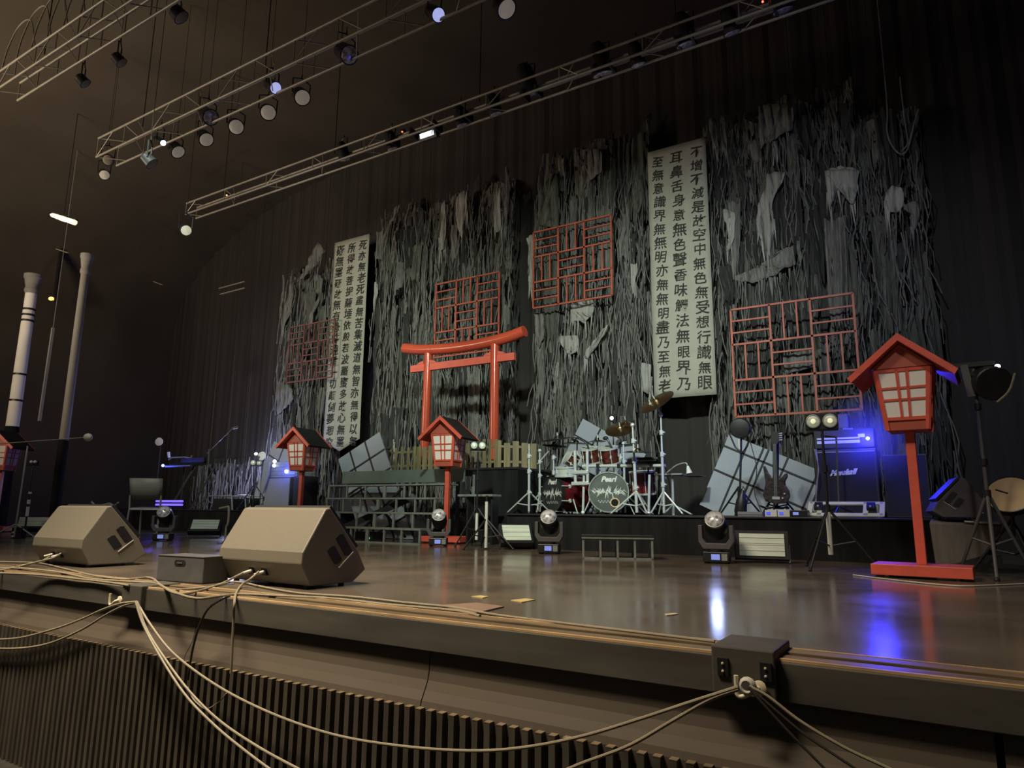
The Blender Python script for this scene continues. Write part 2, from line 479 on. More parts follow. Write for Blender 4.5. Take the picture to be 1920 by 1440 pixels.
cable([at(x, y, FP - .02) for x, y in [(1405, 1287), (1440, 1306), (1500, 1352), (1580, 1400), (1660, 1438), (1740, 1475)]], 'topmost cable running from the right hook to lower right', .005)
cable([at(x, y, FP - .03) for x, y in [(1405, 1289), (1450, 1328), (1510, 1378), (1590, 1432), (1660, 1480)]], 'middle cable running from the right hook to lower right', .004, CABLED)
cable([at(x, y, FP - .04) for x, y in [(1404, 1290), (1440, 1330), (1490, 1384), (1545, 1440), (1580, 1480)]], 'lowest dark cable running from the right hook', .004, CABLED)
fz = lambda L, z=.008: [fl(x, y, z) for x, y in L]
cable(fz([(-60, 1053), (30, 1054), (75, 1056), (120, 1066), (180, 1080), (235, 1086), (280, 1083), (300, 1096), (322, 1110), (345, 1113), (380, 1106), (420, 1092)]) + [at(440, 1082, 2.72), at(456, 1074, 2.745)],
      'cable along the lip plugged into the left socket of the nearer loudspeaker')
cable(fz([(-60, 1064), (40, 1066), (110, 1073), (170, 1085), (235, 1090), (290, 1094), (330, 1112), (370, 1122), (410, 1118), (450, 1114), (520, 1117), (620, 1122), (720, 1133), (800, 1140), (860, 1146), (900, 1155)]),
      'cable lying along the lip in front of both loudspeakers')
cable(fz([(-60, 1073), (60, 1077), (150, 1086), (210, 1093), (242, 1098)]), 'cable lying at the very edge of the stage at far left')
cable(fz([(330, 1106), (390, 1101), (430, 1092), (455, 1092), (490, 1100), (560, 1112), (660, 1119), (760, 1130), (850, 1139), (930, 1153), (1050, 1168), (1200, 1186), (1340, 1203)]),
      'long pale cable running beside the rail towards the right block', .006)
cable([at(485, 1072, 2.745), at(470, 1085, 2.68)] + fz([(452, 1098), (443, 1112)], .012) + front([(440, 1126), (438, 1160), (436, 1200), (434, 1240), (433, 1262)]), 'cable dropping over the lip from the right socket of the nearer loudspeaker', .0065)
cable(fz([(430, 1118)], .01) + front([(418, 1122), (390, 1142), (373, 1176), (363, 1210), (357, 1240), (352, 1275)]), 'black cable arching over the lip down to the slats', .006, CABLED)
for px, py, q, lab in ((92, 1043, 1, 'left'), (113, 1037, 2, 'right')):
    cable([at(px + 2, py, 2.76), at(px - 12, py + 8, 2.72), at(px - 25, py + 12, 2.68)] + fz([(50 - 8 * q, 1060 + q), (0, 1066 + q * 2), (-50, 1070 + q * 2)]), 'short cable plugged into the %s socket of the farther loudspeaker' % lab)
cable(fz([(1600, 1078), (1640, 1083), (1720, 1092), (1790, 1098), (1840, 1098), (1930, 1094), (1990, 1090)], .006), 'thin pale cable curving on the floor before the nearest lantern', .0045, CABLEW)

# tape and patches on the floor
def patch(name, px4, m_, label, cat, z=.003):
    mb = MB(); p = [fl(x, y, 0.0005) for x, y in px4]; mb.prism(p, (0, 0, z)); return tag(mb.build(name, m_), label, cat)


patch('tape_mark', [(958, 1126), (985, 1123), (1004, 1125), (978, 1130)], TAPEY, 'yellow tape mark on the open stage floor', 'tape')
patch('tape_mark', [(884, 1119), (900, 1117), (916, 1119), (905, 1122)], TAPEY, 'small tan tape mark just behind the brown board', 'tape')
patch('tape_mark', [(1246, 1152), (1265, 1150), (1272, 1152), (1250, 1155)], TAPEW, 'short white tape mark in front of the low step', 'tape')
patch('floor_board_patch', [(820, 1137), (893, 1132), (945, 1139), (890, 1152)], MATB, 'thin brown board lying flat near the stage edge', 'board', .006)

# ================================================================ WEDGE LOUDSPEAKERS
def wedge(ox, oy, rz, label, W_=.76, sc=1.0, m_=None):
    t = root('stage_monitor', label, 'loudspeaker', (0, 0, 0), 'floor loudspeakers')
    H = W_ / 2
    prof = [(.075, .018), (.0, .14), (.005, .205), (.155, .445), (.19, .455), (.43, .20), (.50, .085), (.40, .018)]
    prof = [(y * sc, z * sc) for y, z in prof]
    m = MB(); m.prism([(-H, y, z) for y, z in prof], (2 * H, 0, 0)); m.build('cabinet', m_ or WEDGE, t, bevel=.008)
    g = [(.205, .452), (.435, .208), (.455, .226), (.222, .466)]
    m = MB(); m.prism([(-H + .03, y * sc, z * sc) for y, z in g], (2 * H - .06, 0, 0)); m.build('grille', BLK, t)
    for s in (-1, 1):   # carrying openings in the cheeks
        for a in (0, 1):
            u = Vector((0, .62, -.78)); v = Vector((0, .78, .62)); c = Vector((s * H, .275 * sc, .205 * sc)) + v * (.048 if a else -.042) * sc
            hl = (.075 if a else .058) * sc; hw = .03 * sc
            m = MB(); ex = Vector((s * .003, 0, 0))
            m.prism([c - u * hl - v * hw - ex, c + u * hl * .7 - v * hw - ex, c + u * hl - v * hw * .2 - ex, c + u * hl + v * hw - ex, c - u * hl * .8 + v * hw - ex, c - u * hl + v * hw * .3 - ex], ex * 2)
            hd = m.build('hand_hole', BLK, t)
            if a:
                m = MB(); e0 = c + u * hl * 1.02 - v * hw * 3.6 + ex * 1.2; m.bar(e0, e0 + v * hw * 4.6, .006, .007, (1, 0, 0)); m.build('metal_lip', CABLEW, hd)
    m = MB()
    for px in (-H * .22, H * .08):
        m = MB(); m.mm(px - .02, px + .02, .022, .052, .062, .102); pl = m.build('socket_plate', BLKM, t)
        m = MB(); m.cyl((px, .03, .083), (px - .02, -.025, .068), .010, .007); m.build('plug', CABLEW, pl, smooth=True)
    for s in (-1, 1):
        m = MB(); m.cyl((s * (H - .06), .1, 0), (s * (H - .06), .1, .02), .018, .016); m.build('rubber_foot', DRK, t)
        m = MB(); m.cyl((s * (H - .06), .36, 0), (s * (H - .06), .36, .02), .018, .016); m.build('rubber_foot', DRK, t)
    t.location = (ox, oy, 0); t.rotation_euler = (0, 0, rz)
    return t


w2 = wedge(-3.46, 2.765, R(-1.5), 'black wedge loudspeaker whose sloped face catches warm light, right of the black case')
w1 = dup(w2, (-5.83, 2.785, 0), R(-1.0), 'wedge loudspeaker at the stage edge left of the black case')

# black case
t = root('equipment_case', 'low black case with oval hand slot between the two wedge loudspeakers', 'case', (-4.0, 2.62, 0))
m = MB(); m.box((-4.0, 2.72, .077), (.41, .19, .15), Matrix.Rotation(R(5), 3, 'Z')); m.build('case_body', DRK, t, bevel=.006)
m = MB(); m.box((-4.0, 2.72, .154), (.415, .195, .006), Matrix.Rotation(R(5), 3, 'Z')); m.build('lid', DRK, t, bevel=.002)
a = Vector((-4.0, 2.72, .115)) + Matrix.Rotation(R(5), 3, 'Z') @ Vector((0, -.097, 0))
m = MB(); pr = [(.045 * math.copysign(1, math.cos(q)) * .7 + .018 * math.cos(q), .018 * math.sin(q)) for q in [2 * math.pi * i / 16 for i in range(16)]]
m.prism([a + Vector((x * .999, x * .087, z)) for x, z in pr], (0, .004, 0)); m.build('hand_slot', BLK, t)
m = MB(); m.bar(a + Vector((-.025, -.003, 0)), a + Vector((.025, 0, 0)), .004, .008); m.build('slot_grip', DRK, t)

# ================================================================ LANTERNS
def make_lantern():
    t = root('roadside_lantern', 'lantern', 'lantern', (0, 0, 0), 'red roofed post lanterns')
    m = MB(); m.mm(-.315, .315, -.19, .19, .018, .095); b = m.build('base_plinth', RED, t, bevel=.004)
    for x in (-.22, .22):
        for y in (-.13, .13):
            m = MB(); m.cyl((x, y, 0), (x, y, .02), .016, .016, 12); m.build('foot', CABLEW, b)
    m = MB(); m.mm(-.032, .032, -.032, .032, .095, 1.07); m.build('post', RED, t, bevel=.003)
    zb, zt, wb, wt = 1.07, 1.535, .135, .185     # flared box
    m = MB(); m.hexa([(-wb, -wb, zb), (wb, -wb, zb), (wb, wb, zb), (-wb, wb, zb), (-wt, -wt, zt), (wt, -wt, zt), (wt, wt, zt), (-wt, wt, zt)])
    m.build('lantern_box', REDD, t, bevel=.003)
    def P(side, u, z, out):     # point of one flared side
        w = wb + (wt - wb) * (z - zb) / (zt - zb); q = Vector((u * w, -w - out, z))
        return Matrix.Rotation(side * math.pi / 2, 3, 'Z') @ q
    for s in range(4):
        fr = MB()
        zl, zh = 1.155, 1.525
        def strip(u0, u1, z0, z1, out=.012):
            q = [P(s, u0, z0, out), P(s, u1, z0, out), P(s, u1, z1, out), P(s, u0, z1, out)]
            i = [P(s, u0, z0, -.004), P(s, u1, z0, -.004), P(s, u1, z1, -.004), P(s, u0, z1, -.004)]
            fr.hexa(i + q)
        strip(-1.02, -.86, zb + .0, zh); strip(.86, 1.02, zb + .0, zh); strip(-.86, .86, zl - .012, zl + .012); strip(-.86, .86, zh - .02, zh)
        strip(-.24, -.13, zl, zh); strip(.13, .24, zl, zh); strip(-.86, .86, 1.30 - .012, 1.30 + .004); strip(-.86, .86, 1.375 - .0, 1.375 + .016)
        f_ = fr.build('window_frame', RED, t)
        m = MB()
        q = [P(s, -.86, zl, .003), P(s, .86, zl, .003), P(s, .86, zh - .02, .003), P(s, -.86, zh - .02, .003)]
        i = [P(s, -.86, zl, -.003), P(s, .86, zl, -.003), P(s, .86, zh - .02, -.003), P(s, -.86, zh - .02, -.003)]
        m.hexa(i + q); m.build('paper_pane', PAPER, f_)
    # gable body and roof
    m = MB(); m.prism([(-.205, -.19, 1.535), (.205, -.19, 1.535), (0, -.19, 1.715)], (0, .38, 0)); m.build('gable', REDD, t)
    sl = Vector((.335, 0, -.30)).normalized(); nn = Vector((-sl.z, 0, sl.x)) * -1
    for s in (-1, 1):
        e = Vector((s * .335, 0, 1.445)); r0 = Vector((0, 0, 1.735)); n_ = Vector((s * .30, 0, .335)).normalized()
        m = MB(); m.prism([r0 + Vector((0, -.27, 0)), e + Vector((0, -.27, 0)), e + n_ * .03 + Vector((0, -.27, 0)), r0 + Vector((0, -.27, .045))], (0, .54, 0))
        rf = m.build('roof_slope', ROOF, t)
        m = MB(); m.prism([r0 + Vector((0, -.285, -.012)), e + Vector((0, -.285, -.012)), e + n_ * .036 + Vector((0, -.285, 0)), r0 + Vector((0, -.285, .045))], (0, .03, 0)); m.build('barge_board', RED, rf)
        m = MB(); m.prism([r0 + Vector((0, .255, -.012)), e + Vector((0, .255, -.012)), e + n_ * .036 + Vector((0, .255, 0)), r0 + Vector((0, .255, .045))], (0, .03, 0)); m.build('barge_board', RED, rf)
        m = MB(); m.prism([r0 + Vector((0, -.262, -.002)), e + Vector((0, -.262, -.002)), e + n_ * -.006 + Vector((0, -.262, 0)), r0 + Vector((0, -.262, -.012))], (0, .52, 0)); m.build('soffit', RED, rf)
    return t


lan = make_lantern()
lan['label'] = 'largest red roofed lantern, nearest one, at the right beside the tripod stands'
lan.location = (-.20, 6.03, 0); lan.rotation_euler = (0, 0, R(-3))
dup(lan, (-6.08, 8.05, 0), R(8), 'red roofed lantern standing in front of the stepped platform')
dup(lan, (-9.06, 8.0, .0), R(6), 'red roofed lantern with dark roof beside the grey cabinet and blue rack')
dup(lan, (-14.35, 5.8, 0), R(30), 'dim red lantern cut by the left edge of the picture')
# ================================================================ RISERS, STEPS, PLATFORM
t = root('drum_riser', 'long low black riser carrying the drum kit and guitar amplifier', 'riser', (-2.5, 7.55, 0))
m = MB(); m.mm(-4.75, .15, 7.55, 10.9, 0, .40); m.build('skirt', CLOTH, t)
m = MB(); m.mm(-4.77, .17, 7.53, 10.9, .40, .42); m.build('deck', BLK, t, bevel=.004)
t = root('keyboard_riser', 'low black riser behind the wedge loudspeakers at stage left side', 'riser', (-12, 8.45, 0))
m = MB(); m.mm(-16, -9.4, 8.45, 10.9, 0, .40); m.build('skirt', CLOTH, t)
m = MB(); m.mm(-16.02, -9.38, 8.43, 10.9, .40, .42); m.build('deck', BLK, t, bevel=.004)

t = root('staircase', 'open steel framed stair of four treads climbing to the gate platform', 'stairs', (-7, 7.3, 0))
LE = [-7.5, -7.75, -7.95, -8.2]
for i in range(4):
    y0, z0 = 7.3 + .27 * i, .21 * (i + 1)
    xr = -5.94 if i < 2 else -6.13
    m = MB(); m.mm(LE[i] - .35, xr, y0, y0 + .27, z0 - .026, z0); m.build('tread', STEEL, t, bevel=.003)
    n_ = 6
    for k in range(n_ + 1):
        x = LE[i] - .33 + (xr - .02 - LE[i] + .33) * k / n_
        m = MB(); wd = .05 if k == 3 else .026
        zb_ = z0 - .21 if i else 0
        m.mm(x - wd / 2, x + wd / 2, y0 + .004, y0 + .03, zb_, z0 - .026); m.build('riser_post', STEEL, t)
    if i == 0:
        m = MB(); m.mm(LE[i] - .35, xr, y0, y0 + .03, 0, .02); m.build('foot_rail', STEEL, t)
    for xx in ((xr - .03, LE[i] - .33) if i < 2 else (LE[i] - .33,)):
        m = MB(); m.mm(xx, xx + .025, y0 + .23, y0 + .26, 0, z0 - .03); m.build('leg', STEEL, t)
m = MB(); m.bar((-7.6, 7.35, .12), (-6.9, 8.2, .62), .05, .09); m.build('cross_brace', BLKM, t)
m = MB(); m.bar((-7.0, 8.25, .05), (-7.9, 8.25, .78), .03, .03); m.bar((-8.0, 8.25, .05), (-7.1, 8.25, .78), .03, .03); m.build('cross_brace', BLKM, t)

t = root('gate_platform', 'raised platform with grey green front carrying the red gate', 'platform', (-6.9, 8.5, 0))
m = MB(); m.mm(-8.6, -6.08, 8.46, 8.48, .875, 1.075); m.build('front_cloth', DECK, t)
m = MB(); m.mm(-8.62, -5.25, 8.60, 10.1, 1.055, 1.085); m.build('deck', BLK, t)
m = MB(); m.mm(-6.0, -5.25, 8.62, 10.05, 0, 1.055); m.build('side_skirt', CLOTH, t)
for xx in (-8.5, -7.3, -6.1):
    for yy in (8.7, 9.9):
        m = MB(); m.mm(xx, xx + .05, yy, yy + .05, 0, 1.055); m.build('leg', STEEL, t)
zs = at(900, 927, 8.1).z; xa, xb = at(866, 927, 8.1).x, at(931, 927, 8.1).x
m = MB(); m.mm(xa, xb, 8.0, 8.22, zs - .03, zs)
t2 = tag(m.build('side_shelf', STEEL), 'grey shelf plank beside the stair, behind the twin lamp stand', 'shelf')
m = MB(); m.mm(xb - .06, xb - .03, 8.05, 8.2, 0, zs - .03); m.build('support', BLKM, t2)
m = MB(); m.mm(xa + .12, xa + .15, 8.05, 8.2, 0, zs - .03); m.build('support', BLKM, t2)


def fence(pts, label, dense=False, h=.42, pitch=.115):
    base = Vector(pts[0]); t = root('picket_fence', label, 'fence', base)
    for a, b in zip(pts[:-1], pts[1:]):
        a = Vector(a); b = Vector(b); d = b - a; n_ = max(2, int(d.length / pitch)); u = d.normalized(); nn = Vector((-u.y, u.x, 0))
        m = MB()
        for zz in (.10, .33): m.bar(a + Vector((0, 0, zz)) + nn * .02, b + Vector((0, 0, zz)) + nn * .02, .02, .035)
        m.build('rail', WOODL, t)
        for i in range(n_ + 1):
            p = a + d * (i / n_); hh = h + random.uniform(-.02, .02)
            w = pitch * (.82 if dense else .42)
            m = MB(); rot = Matrix.Rotation(math.atan2(u.y, u.x), 3, 'Z')
            m.box(p + Vector((0, 0, hh / 2)), (w, .016, hh), rot); m.build('picket', WOODL, t)
    return t


fence([(-8.05, 9.0, 1.085), (-7.50, 9.0, 1.085)], 'short bamboo picket fence left of the gate')
fence([(-7.45, 9.05, 1.085), (-6.95, 9.05, 1.085), (-6.60, 9.05, 1.085)], 'close set bamboo fence behind the middle lantern', True)
fence([(-6.42, 9.0, 1.085), (-5.72, 8.75, 1.085)], 'open bamboo picket fence under the right gate post', False, .44, .14)
fence([(-5.70, 8.78, 1.085), (-5.30, 9.15, 1.085)], 'close set bamboo fence turning back by the drum kit', True, .40)

# red gate
t = root('shrine_gate', 'tall vermilion gate with curved top beam on the platform', 'gate', (-6.84, 9.4, 1.085))
for x, lean in ((-7.62, .02), (-6.18, -.015)):
    m = MB(); m.cyl((x, 9.4, 1.085), (x + lean, 9.4, 3.20), .082, .072, 24); m.build('post', REDG, t, smooth=True)
    m = MB(); m.cyl((x, 9.4, 1.085), (x, 9.4, 1.27), .092, .09, 24); m.build('post_sleeve', BLKM, t, smooth=True)
m = MB(); m.tube(smooth_path([(-8.16, 9.4, 3.345), (-7.8, 9.4, 3.28), (-7.3, 9.4, 3.235), (-6.86, 9.4, 3.222), (-6.4, 9.4, 3.235), (-5.95, 9.4, 3.275), (-5.62, 9.4, 3.34)], 6), .095, 24)
m.build('top_beam', REDG, t, smooth=True)
m = MB(); m.mm(-7.98, -5.80, 9.365, 9.435, 2.875, 3.0); m.build('tie_beam', RED, t, bevel=.004)
for x in (-7.61, -6.185):
    for s in (-1, 1):
        m = MB(); m.prism([(x + s * .07, 9.36, 3.0), (x + s * .22, 9.36, 3.0), (x + s * .17, 9.36, 3.035), (x + s * .07, 9.36, 3.06)], (0, .08, 0)); m.build('wedge_block', RED, t)

# ================================================================ BANNERS
def banner(x0, x1, z0, z1, Y, cols, label, cut=None):
    t = root('calligraphy_banner', label, 'banner', ((x0 + x1) / 2, Y, z1))
    m = MB(); n_ = 10; k = 30
    for i in range(k + 1):
        for j in range(n_ + 1):
            u = j / n_; v = i / k
            yy = Y + .018 * math.sin(u * 5 + v * 2) * v
            m.v.append(Vector((x0 + (x1 - x0) * u, yy, z1 + (z0 - z1) * v + (.0 if not cut else cut * max(0, v - .93) / .07 * abs(u - .5) * 2))))
    m.f = [(i * (n_ + 1) + j, (i + 1) * (n_ + 1) + j, (i + 1) * (n_ + 1) + j + 1, i * (n_ + 1) + j + 1) for i in range(k) for j in range(n_)]
    cl = m.build('cloth', BANN, t, smooth=True)
    md = cl.modifiers.new('cloth_thickness', 'SOLIDIFY'); md.thickness = .004; md.offset = 1
    m = MB(); m.cyl((x0 - .02, Y + .02, z1), (x1 + .02, Y + .02, z1), .015); m.build('top_rod', BLKM, t)
    m = MB()
    for xx in (x0 + .05, x1 - .05): m.cyl((xx, Y + .02, z1), (xx, Y + .02, 9.0), .004, .004, 6)
    m.build('hanging_cord', CABLED, t)
    w = (x1 - x0)
    for ci, s_ in enumerate(cols):
        cx = x1 - w * (.17 + ci * .325); H = z1 - z0 - .18; n_ = len(s_); mb = MB()
        for q, ch in enumerate(s_):
            cz = z1 - .12 - H * (q + .5) / n_; sz = min(H / n_ * .92, w * .27) * random.uniform(.9, 1.08)
            a = random.uniform(-.07, .05)
            v = (z1 - cz) / (z1 - z0); u = (cx - x0) / w; yy = Y + .018 * math.sin(u * 5 + v * 2) * v
            text_mesh(mb, ch, sz, (cx + random.uniform(-.012, .012), yy - .010, cz), (math.cos(a), 0, math.sin(a) - .06), (-math.sin(a) + .03, 0, math.cos(a)), offset=.0025, shear=.06, jitter=.012, depth=.002)
        mb.build('ink_column', INK, cl)
    return t


banner(-3.985, -2.955, 2.30, 6.72, 10.86, ['不增不減是故空中無色無受想行識無眼', '耳鼻舌身意無色聲香味觸法無眼界乃', '至無意識界無無明亦無無明盡乃至無老'], 'tall pale banner of brushed characters right of centre, above the drums')
banner(-11.70, -10.60, 1.70, 6.60, 10.86, ['死亦無老死盡無苦集滅道無智亦無得以無', '所得故菩提薩埵依般若波羅蜜多故心無罣', '礙無罣礙故無有恐怖遠離一切顛倒夢想究'], 'tall pale banner of brushed characters at left, behind the left lantern', .25)

# ================================================================ TORN GAUZE BACKDROP
def veil(x0, x1, z0, z1, Y, amp, seed, ragged=.5):
    m = MB(); n_ = max(8, int((x1 - x0) / .07)); k = 40
    for i in range(k + 1):
        for j in range(n_ + 1):
            x = x0 + (x1 - x0) * j / n_; v = i / k
            top = z1 + ragged * noise.noise(Vector((x * 2.1, seed, 0)))
            z = top + (z0 - top) * v
            y = Y + amp * noise.noise(Vector((x * 3.2, z * .25, seed))) + amp * .5 * noise.noise(Vector((x * 9, z * .6, seed + 4)))
            m.v.append(Vector((x + .05 * noise.noise(Vector((z * .8, seed, x))), y, z)))
    m.f = [(i * (n_ + 1) + j, (i + 1) * (n_ + 1) + j, (i + 1) * (n_ + 1) + j + 1, i * (n_ + 1) + j + 1) for i in range(k) for j in range(n_)]
    return m


def rags(mb, x0, x1, z0, z1, Y, n_, wmin, wmax, lmin, lmax, rnd):
    for _ in range(n_):
        x = rnd.uniform(x0, x1); zt = rnd.uniform(z0 + lmin * .6, z1); L = rnd.uniform(lmin, lmax); w = rnd.uniform(wmin, wmax)
        if zt - L < z0: L = zt - z0
        if L < .12: continue
        if noise.noise(Vector((x * 1.3, rnd.random() * .5, zt * .55))) + rnd.uniform(-.25, .35) < 0: continue
        k = 9; y = Y + rnd.uniform(-.10, .06); dx = rnd.uniform(-.06, .06) * L; sd = rnd.uniform(0, 99)
        L0, R0 = [], []
        for i in range(k + 1):
            v = i / k
            ww = w * (.35 + .65 * math.sin(math.pi * min(1, v * 1.15 + .12)) ** .7) * (1 if v < .75 else (1 - v) * 3.4 + .15)
            cx = x + dx * v + .05 * noise.noise(Vector((sd, v * 2.2, 0))) * L
            yy = y + .05 * noise.noise(Vector((sd, v * 3, 5)))
            L0.append((cx - ww / 2 * (1 + .6 * noise.noise(Vector((sd + 3, v * 7, 0)))), yy, zt - L * v))
            R0.append((cx + ww / 2 * (1 + .6 * noise.noise(Vector((sd + 8, v * 7, 0)))), yy + .02, zt - L * v))
        mb.add(L0 + R0, [(i, i + 1, k + 2 + i, k + 1 + i) for i in range(k)])


def folds(mb, x0, x1, z0, z1, Y, n_, rnd, wr=(.10, .34), lr=(.7, 2.4)):
    """hanging gauze lengths with soft folds and a torn foot"""
    for _ in range(n_):
        w = rnd.uniform(*wr); x = rnd.uniform(x0, x1 - w); zt = rnd.uniform(z0 + .8, z1); L = min(rnd.uniform(*lr), zt - z0); sd = rnd.uniform(0, 99); y = Y + rnd.uniform(-.06, .12)
        if noise.noise(Vector((x * 1.1 + 5, 2.0, zt * .6))) + rnd.uniform(-.3, .25) < -.02: continue
        nu = max(5, int(w / .022)); nv = 16; o = len(mb.v); dx = rnd.uniform(-.05, .05) * L; tp = rnd.uniform(.45, 1.05); f = rnd.uniform(.5, 1.1)
        for i in range(nv + 1):
            for j in range(nu + 1):
                u = j / nu; Lj = L * (.62 + .38 * (.5 + 1.1 * noise.noise(Vector((sd + u * w * 26, 0, 3))))); v = i / nv
                cut = .10 * L * noise.noise(Vector((sd + 40 + u * w * 14, 0, 0)))
                wv = w * (1 + (tp - 1) * v)
                xx = x + w / 2 + (u - .5) * wv + dx * v + .03 * noise.noise(Vector((sd, v * 2.5, 1)))
                yy = y + .028 * math.sin((u * w * 62 + sd) * f) + .04 * noise.noise(Vector((sd + u * 3, v * 2, 7)))
                mb.v.append(Vector((xx, yy, zt + cut * (1 - v) - Lj * v)))
        mb.f += [(o + i * (nu + 1) + j, o + (i + 1) * (nu + 1) + j, o + (i + 1) * (nu + 1) + j + 1, o + i * (nu + 1) + j + 1) for i in range(nv) for j in range(nu)]


DR = {}
def drape(key, px0, px1, ztop, label, seed, dens=1.0, zbot=.5, top_n=.5):
    rnd = random.Random(seed)
    x0, x1 = at(px0, 700, 11).x, at(px1, 700, 11).x
    t = root('torn_gauze_drape', label, 'drape', ((x0 + x1) / 2, 11.2, ztop), 'torn gauze hangings')
    v1 = veil(x0, x1, zbot, ztop, 11.32, .10, seed, top_n).build('under_net', NET1, t, smooth=False)
    v2 = veil(x0, x1, zbot, ztop - .15, 11.18, .13, seed + 3, top_n).build('outer_net', NET2, t, smooth=False)
    area_ = (x1 - x0) * (ztop - zbot)
    for mi, (nn, wa, wb, la, lb, nm) in enumerate([(3.5, .015, .06, .3, 1.3, 'grey_rags'), (7, .03, .14, .5, 2.0, 'dark_rags'), (5, .015, .07, .4, 1.6, 'green_grey_rags')]):
        mb = MB(); rags(mb, x0, x1, zbot, ztop, 11.10, int(area_ * nn * dens), wa, wb, la, lb, rnd)
        tag(mb.build(nm, RAG[mi], t), kind='stuff')
    for fi, (cn, mi, wr, nm) in enumerate([(1.5, 2, (.14, .42), 'green_grey_gauze'), (1.5, 1, (.16, .5), 'dark_gauze'), (1.1, 0, (.08, .30), 'grey_gauze'), (.28, 3, (.05, .14), 'pale_gauze')]):
        mb = MB(); folds(mb, x0, x1, zbot, ztop - .1, 11.06 - .02 * fi, int(area_ * cn * dens), rnd, wr, (.3, .9) if mi == 3 else (.7, 2.4))
        tag(mb.build(nm, RAG[mi], t, smooth=True), kind='stuff')
    mb = MB()
    for _ in range(int(area_ * 24 * dens)):
        x = rnd.uniform(x0, x1); zt = rnd.uniform(zbot + .4, ztop); L = min(rnd.uniform(.3, 1.5), zt - zbot); sd = rnd.uniform(0, 99); y = 11.02 + rnd.uniform(-.08, .1); dx = rnd.uniform(-.14, .14) * L; w = rnd.uniform(.003, .009)
        k = 6; a = [(x + dx * i / k + .09 * noise.noise(Vector((sd, i * .4, 0))) * L, y, zt - L * i / k) for i in range(k + 1)]
        mb.add([(p[0] - w, p[1], p[2]) for p in a] + [(p[0] + w, p[1] + .01, p[2]) for p in a], [(i, i + 1, k + 2 + i, k + 1 + i) for i in range(k)])
    tag(mb.build('hanging_threads', RAG[0], t), kind='stuff')
    mb = MB()
    for i in range(4):
        xx = x0 + (x1 - x0) * (.12 + .25 * i); mb.cyl((xx, 11.25, ztop - .6), (xx, 11.25, 9.0), .006, .006, 6)
    mb.build('hanging_cord', CABLED, t)
    DR[key] = t
    return t


drape('a', 512, 628, 6.3, 'torn gauze drape at far left of the backdrop, left of the left banner', 11, .75)
drape('b', 690, 955, 7.2, 'torn gauze drape behind the red gate', 23, .9, top_n=.7)
drape('c', 1000, 1222, 7.5, 'torn gauze drape behind the drum kit, left of the right banner', 37, 1.1)
drape('d', 1330, 1640, 7.2, 'torn gauze drape right of the right banner, behind the leaning pale panel', 41, 1.1)
drape('e', 1635, 1772, 6.6, 'dim torn gauze drape at the far right of the backdrop', 59, .8)


drape('f', 376, 508, 1.72, 'low torn gauze drape hanging behind the keyboard gear, left of the grey cabinet', 71, .8, zbot=.43, top_n=.12)


def patch_rag(key, px, Y=10.94, pale=3):
    """one large torn piece: rounded torn outline, soft folds, drips of thread from its lower side"""
    P = [at(x, y, Y) for x, y in px]; n0 = len(P); pts = []
    for i in range(n0):
        a, b, c = P[i - 1], P[i], P[(i + 1) % n0]
        for k in range(5):
            t = k / 5
            q = b.lerp(c, t) + (c - a) * .06 * math.sin(math.pi * t)
            q.x += .022 * noise.noise(q * 9); q.z += .03 * noise.noise(q * 9 + Vector((5, 5, 5))); pts.append(q)
    bm = bmesh.new(); bm.faces.new([bm.verts.new(p) for p in pts])
    bmesh.ops.triangulate(bm, faces=bm.faces)
    for _ in range(2): bmesh.ops.subdivide_edges(bm, edges=[e for e in bm.edges if e.calc_length() > .07], cuts=1, use_grid_fill=True)
    bmesh.ops.triangulate(bm, faces=bm.faces)
    cx = sum(p.x for p in pts) / len(pts)
    for v in bm.verts:
        q = v.co.copy(); v.co.y += .05 * noise.noise(q * 3) + .022 * math.sin(q.x * 46 + 1.2 * math.sin(q.z * 3) + cx)
    bm.verts.index_update(); mb = MB()
    mb.add([v.co.copy() for v in bm.verts], [tuple(v.index for v in f.verts) for f in bm.faces]); bm.free()
    rnd = random.Random(int(abs(cx) * 1000)); zm = sum(p.z for p in pts) / len(pts); low = [p for p in pts if p.z < zm]
    for _ in range(7):
        p = rnd.choice(low); L = rnd.uniform(.10, .5); w = rnd.uniform(.006, .022); k = 5; dx = rnd.uniform(-.04, .04)
        mb.add([(p.x - w * (1 - i / k) + dx * i / k, Y + .01, p.z + .04 - L * i / k) for i in range(k + 1)] + [(p.x + w * (1 - i / k) + dx * i / k + .002, Y + .012, p.z + .04 - L * i / k) for i in range(k + 1)], [(i, i + 1, k + 2 + i, k + 1 + i) for i in range(k)])
    o = mb.build('torn_patch', RAG[pale], DR[key], smooth=True)
    md = o.modifiers.new('cloth_thickness', 'SOLIDIFY'); md.thickness = .004


def crop(x0, y0, s, L): return [(x0 + a / s, y0 + b / s) for a, b in L]


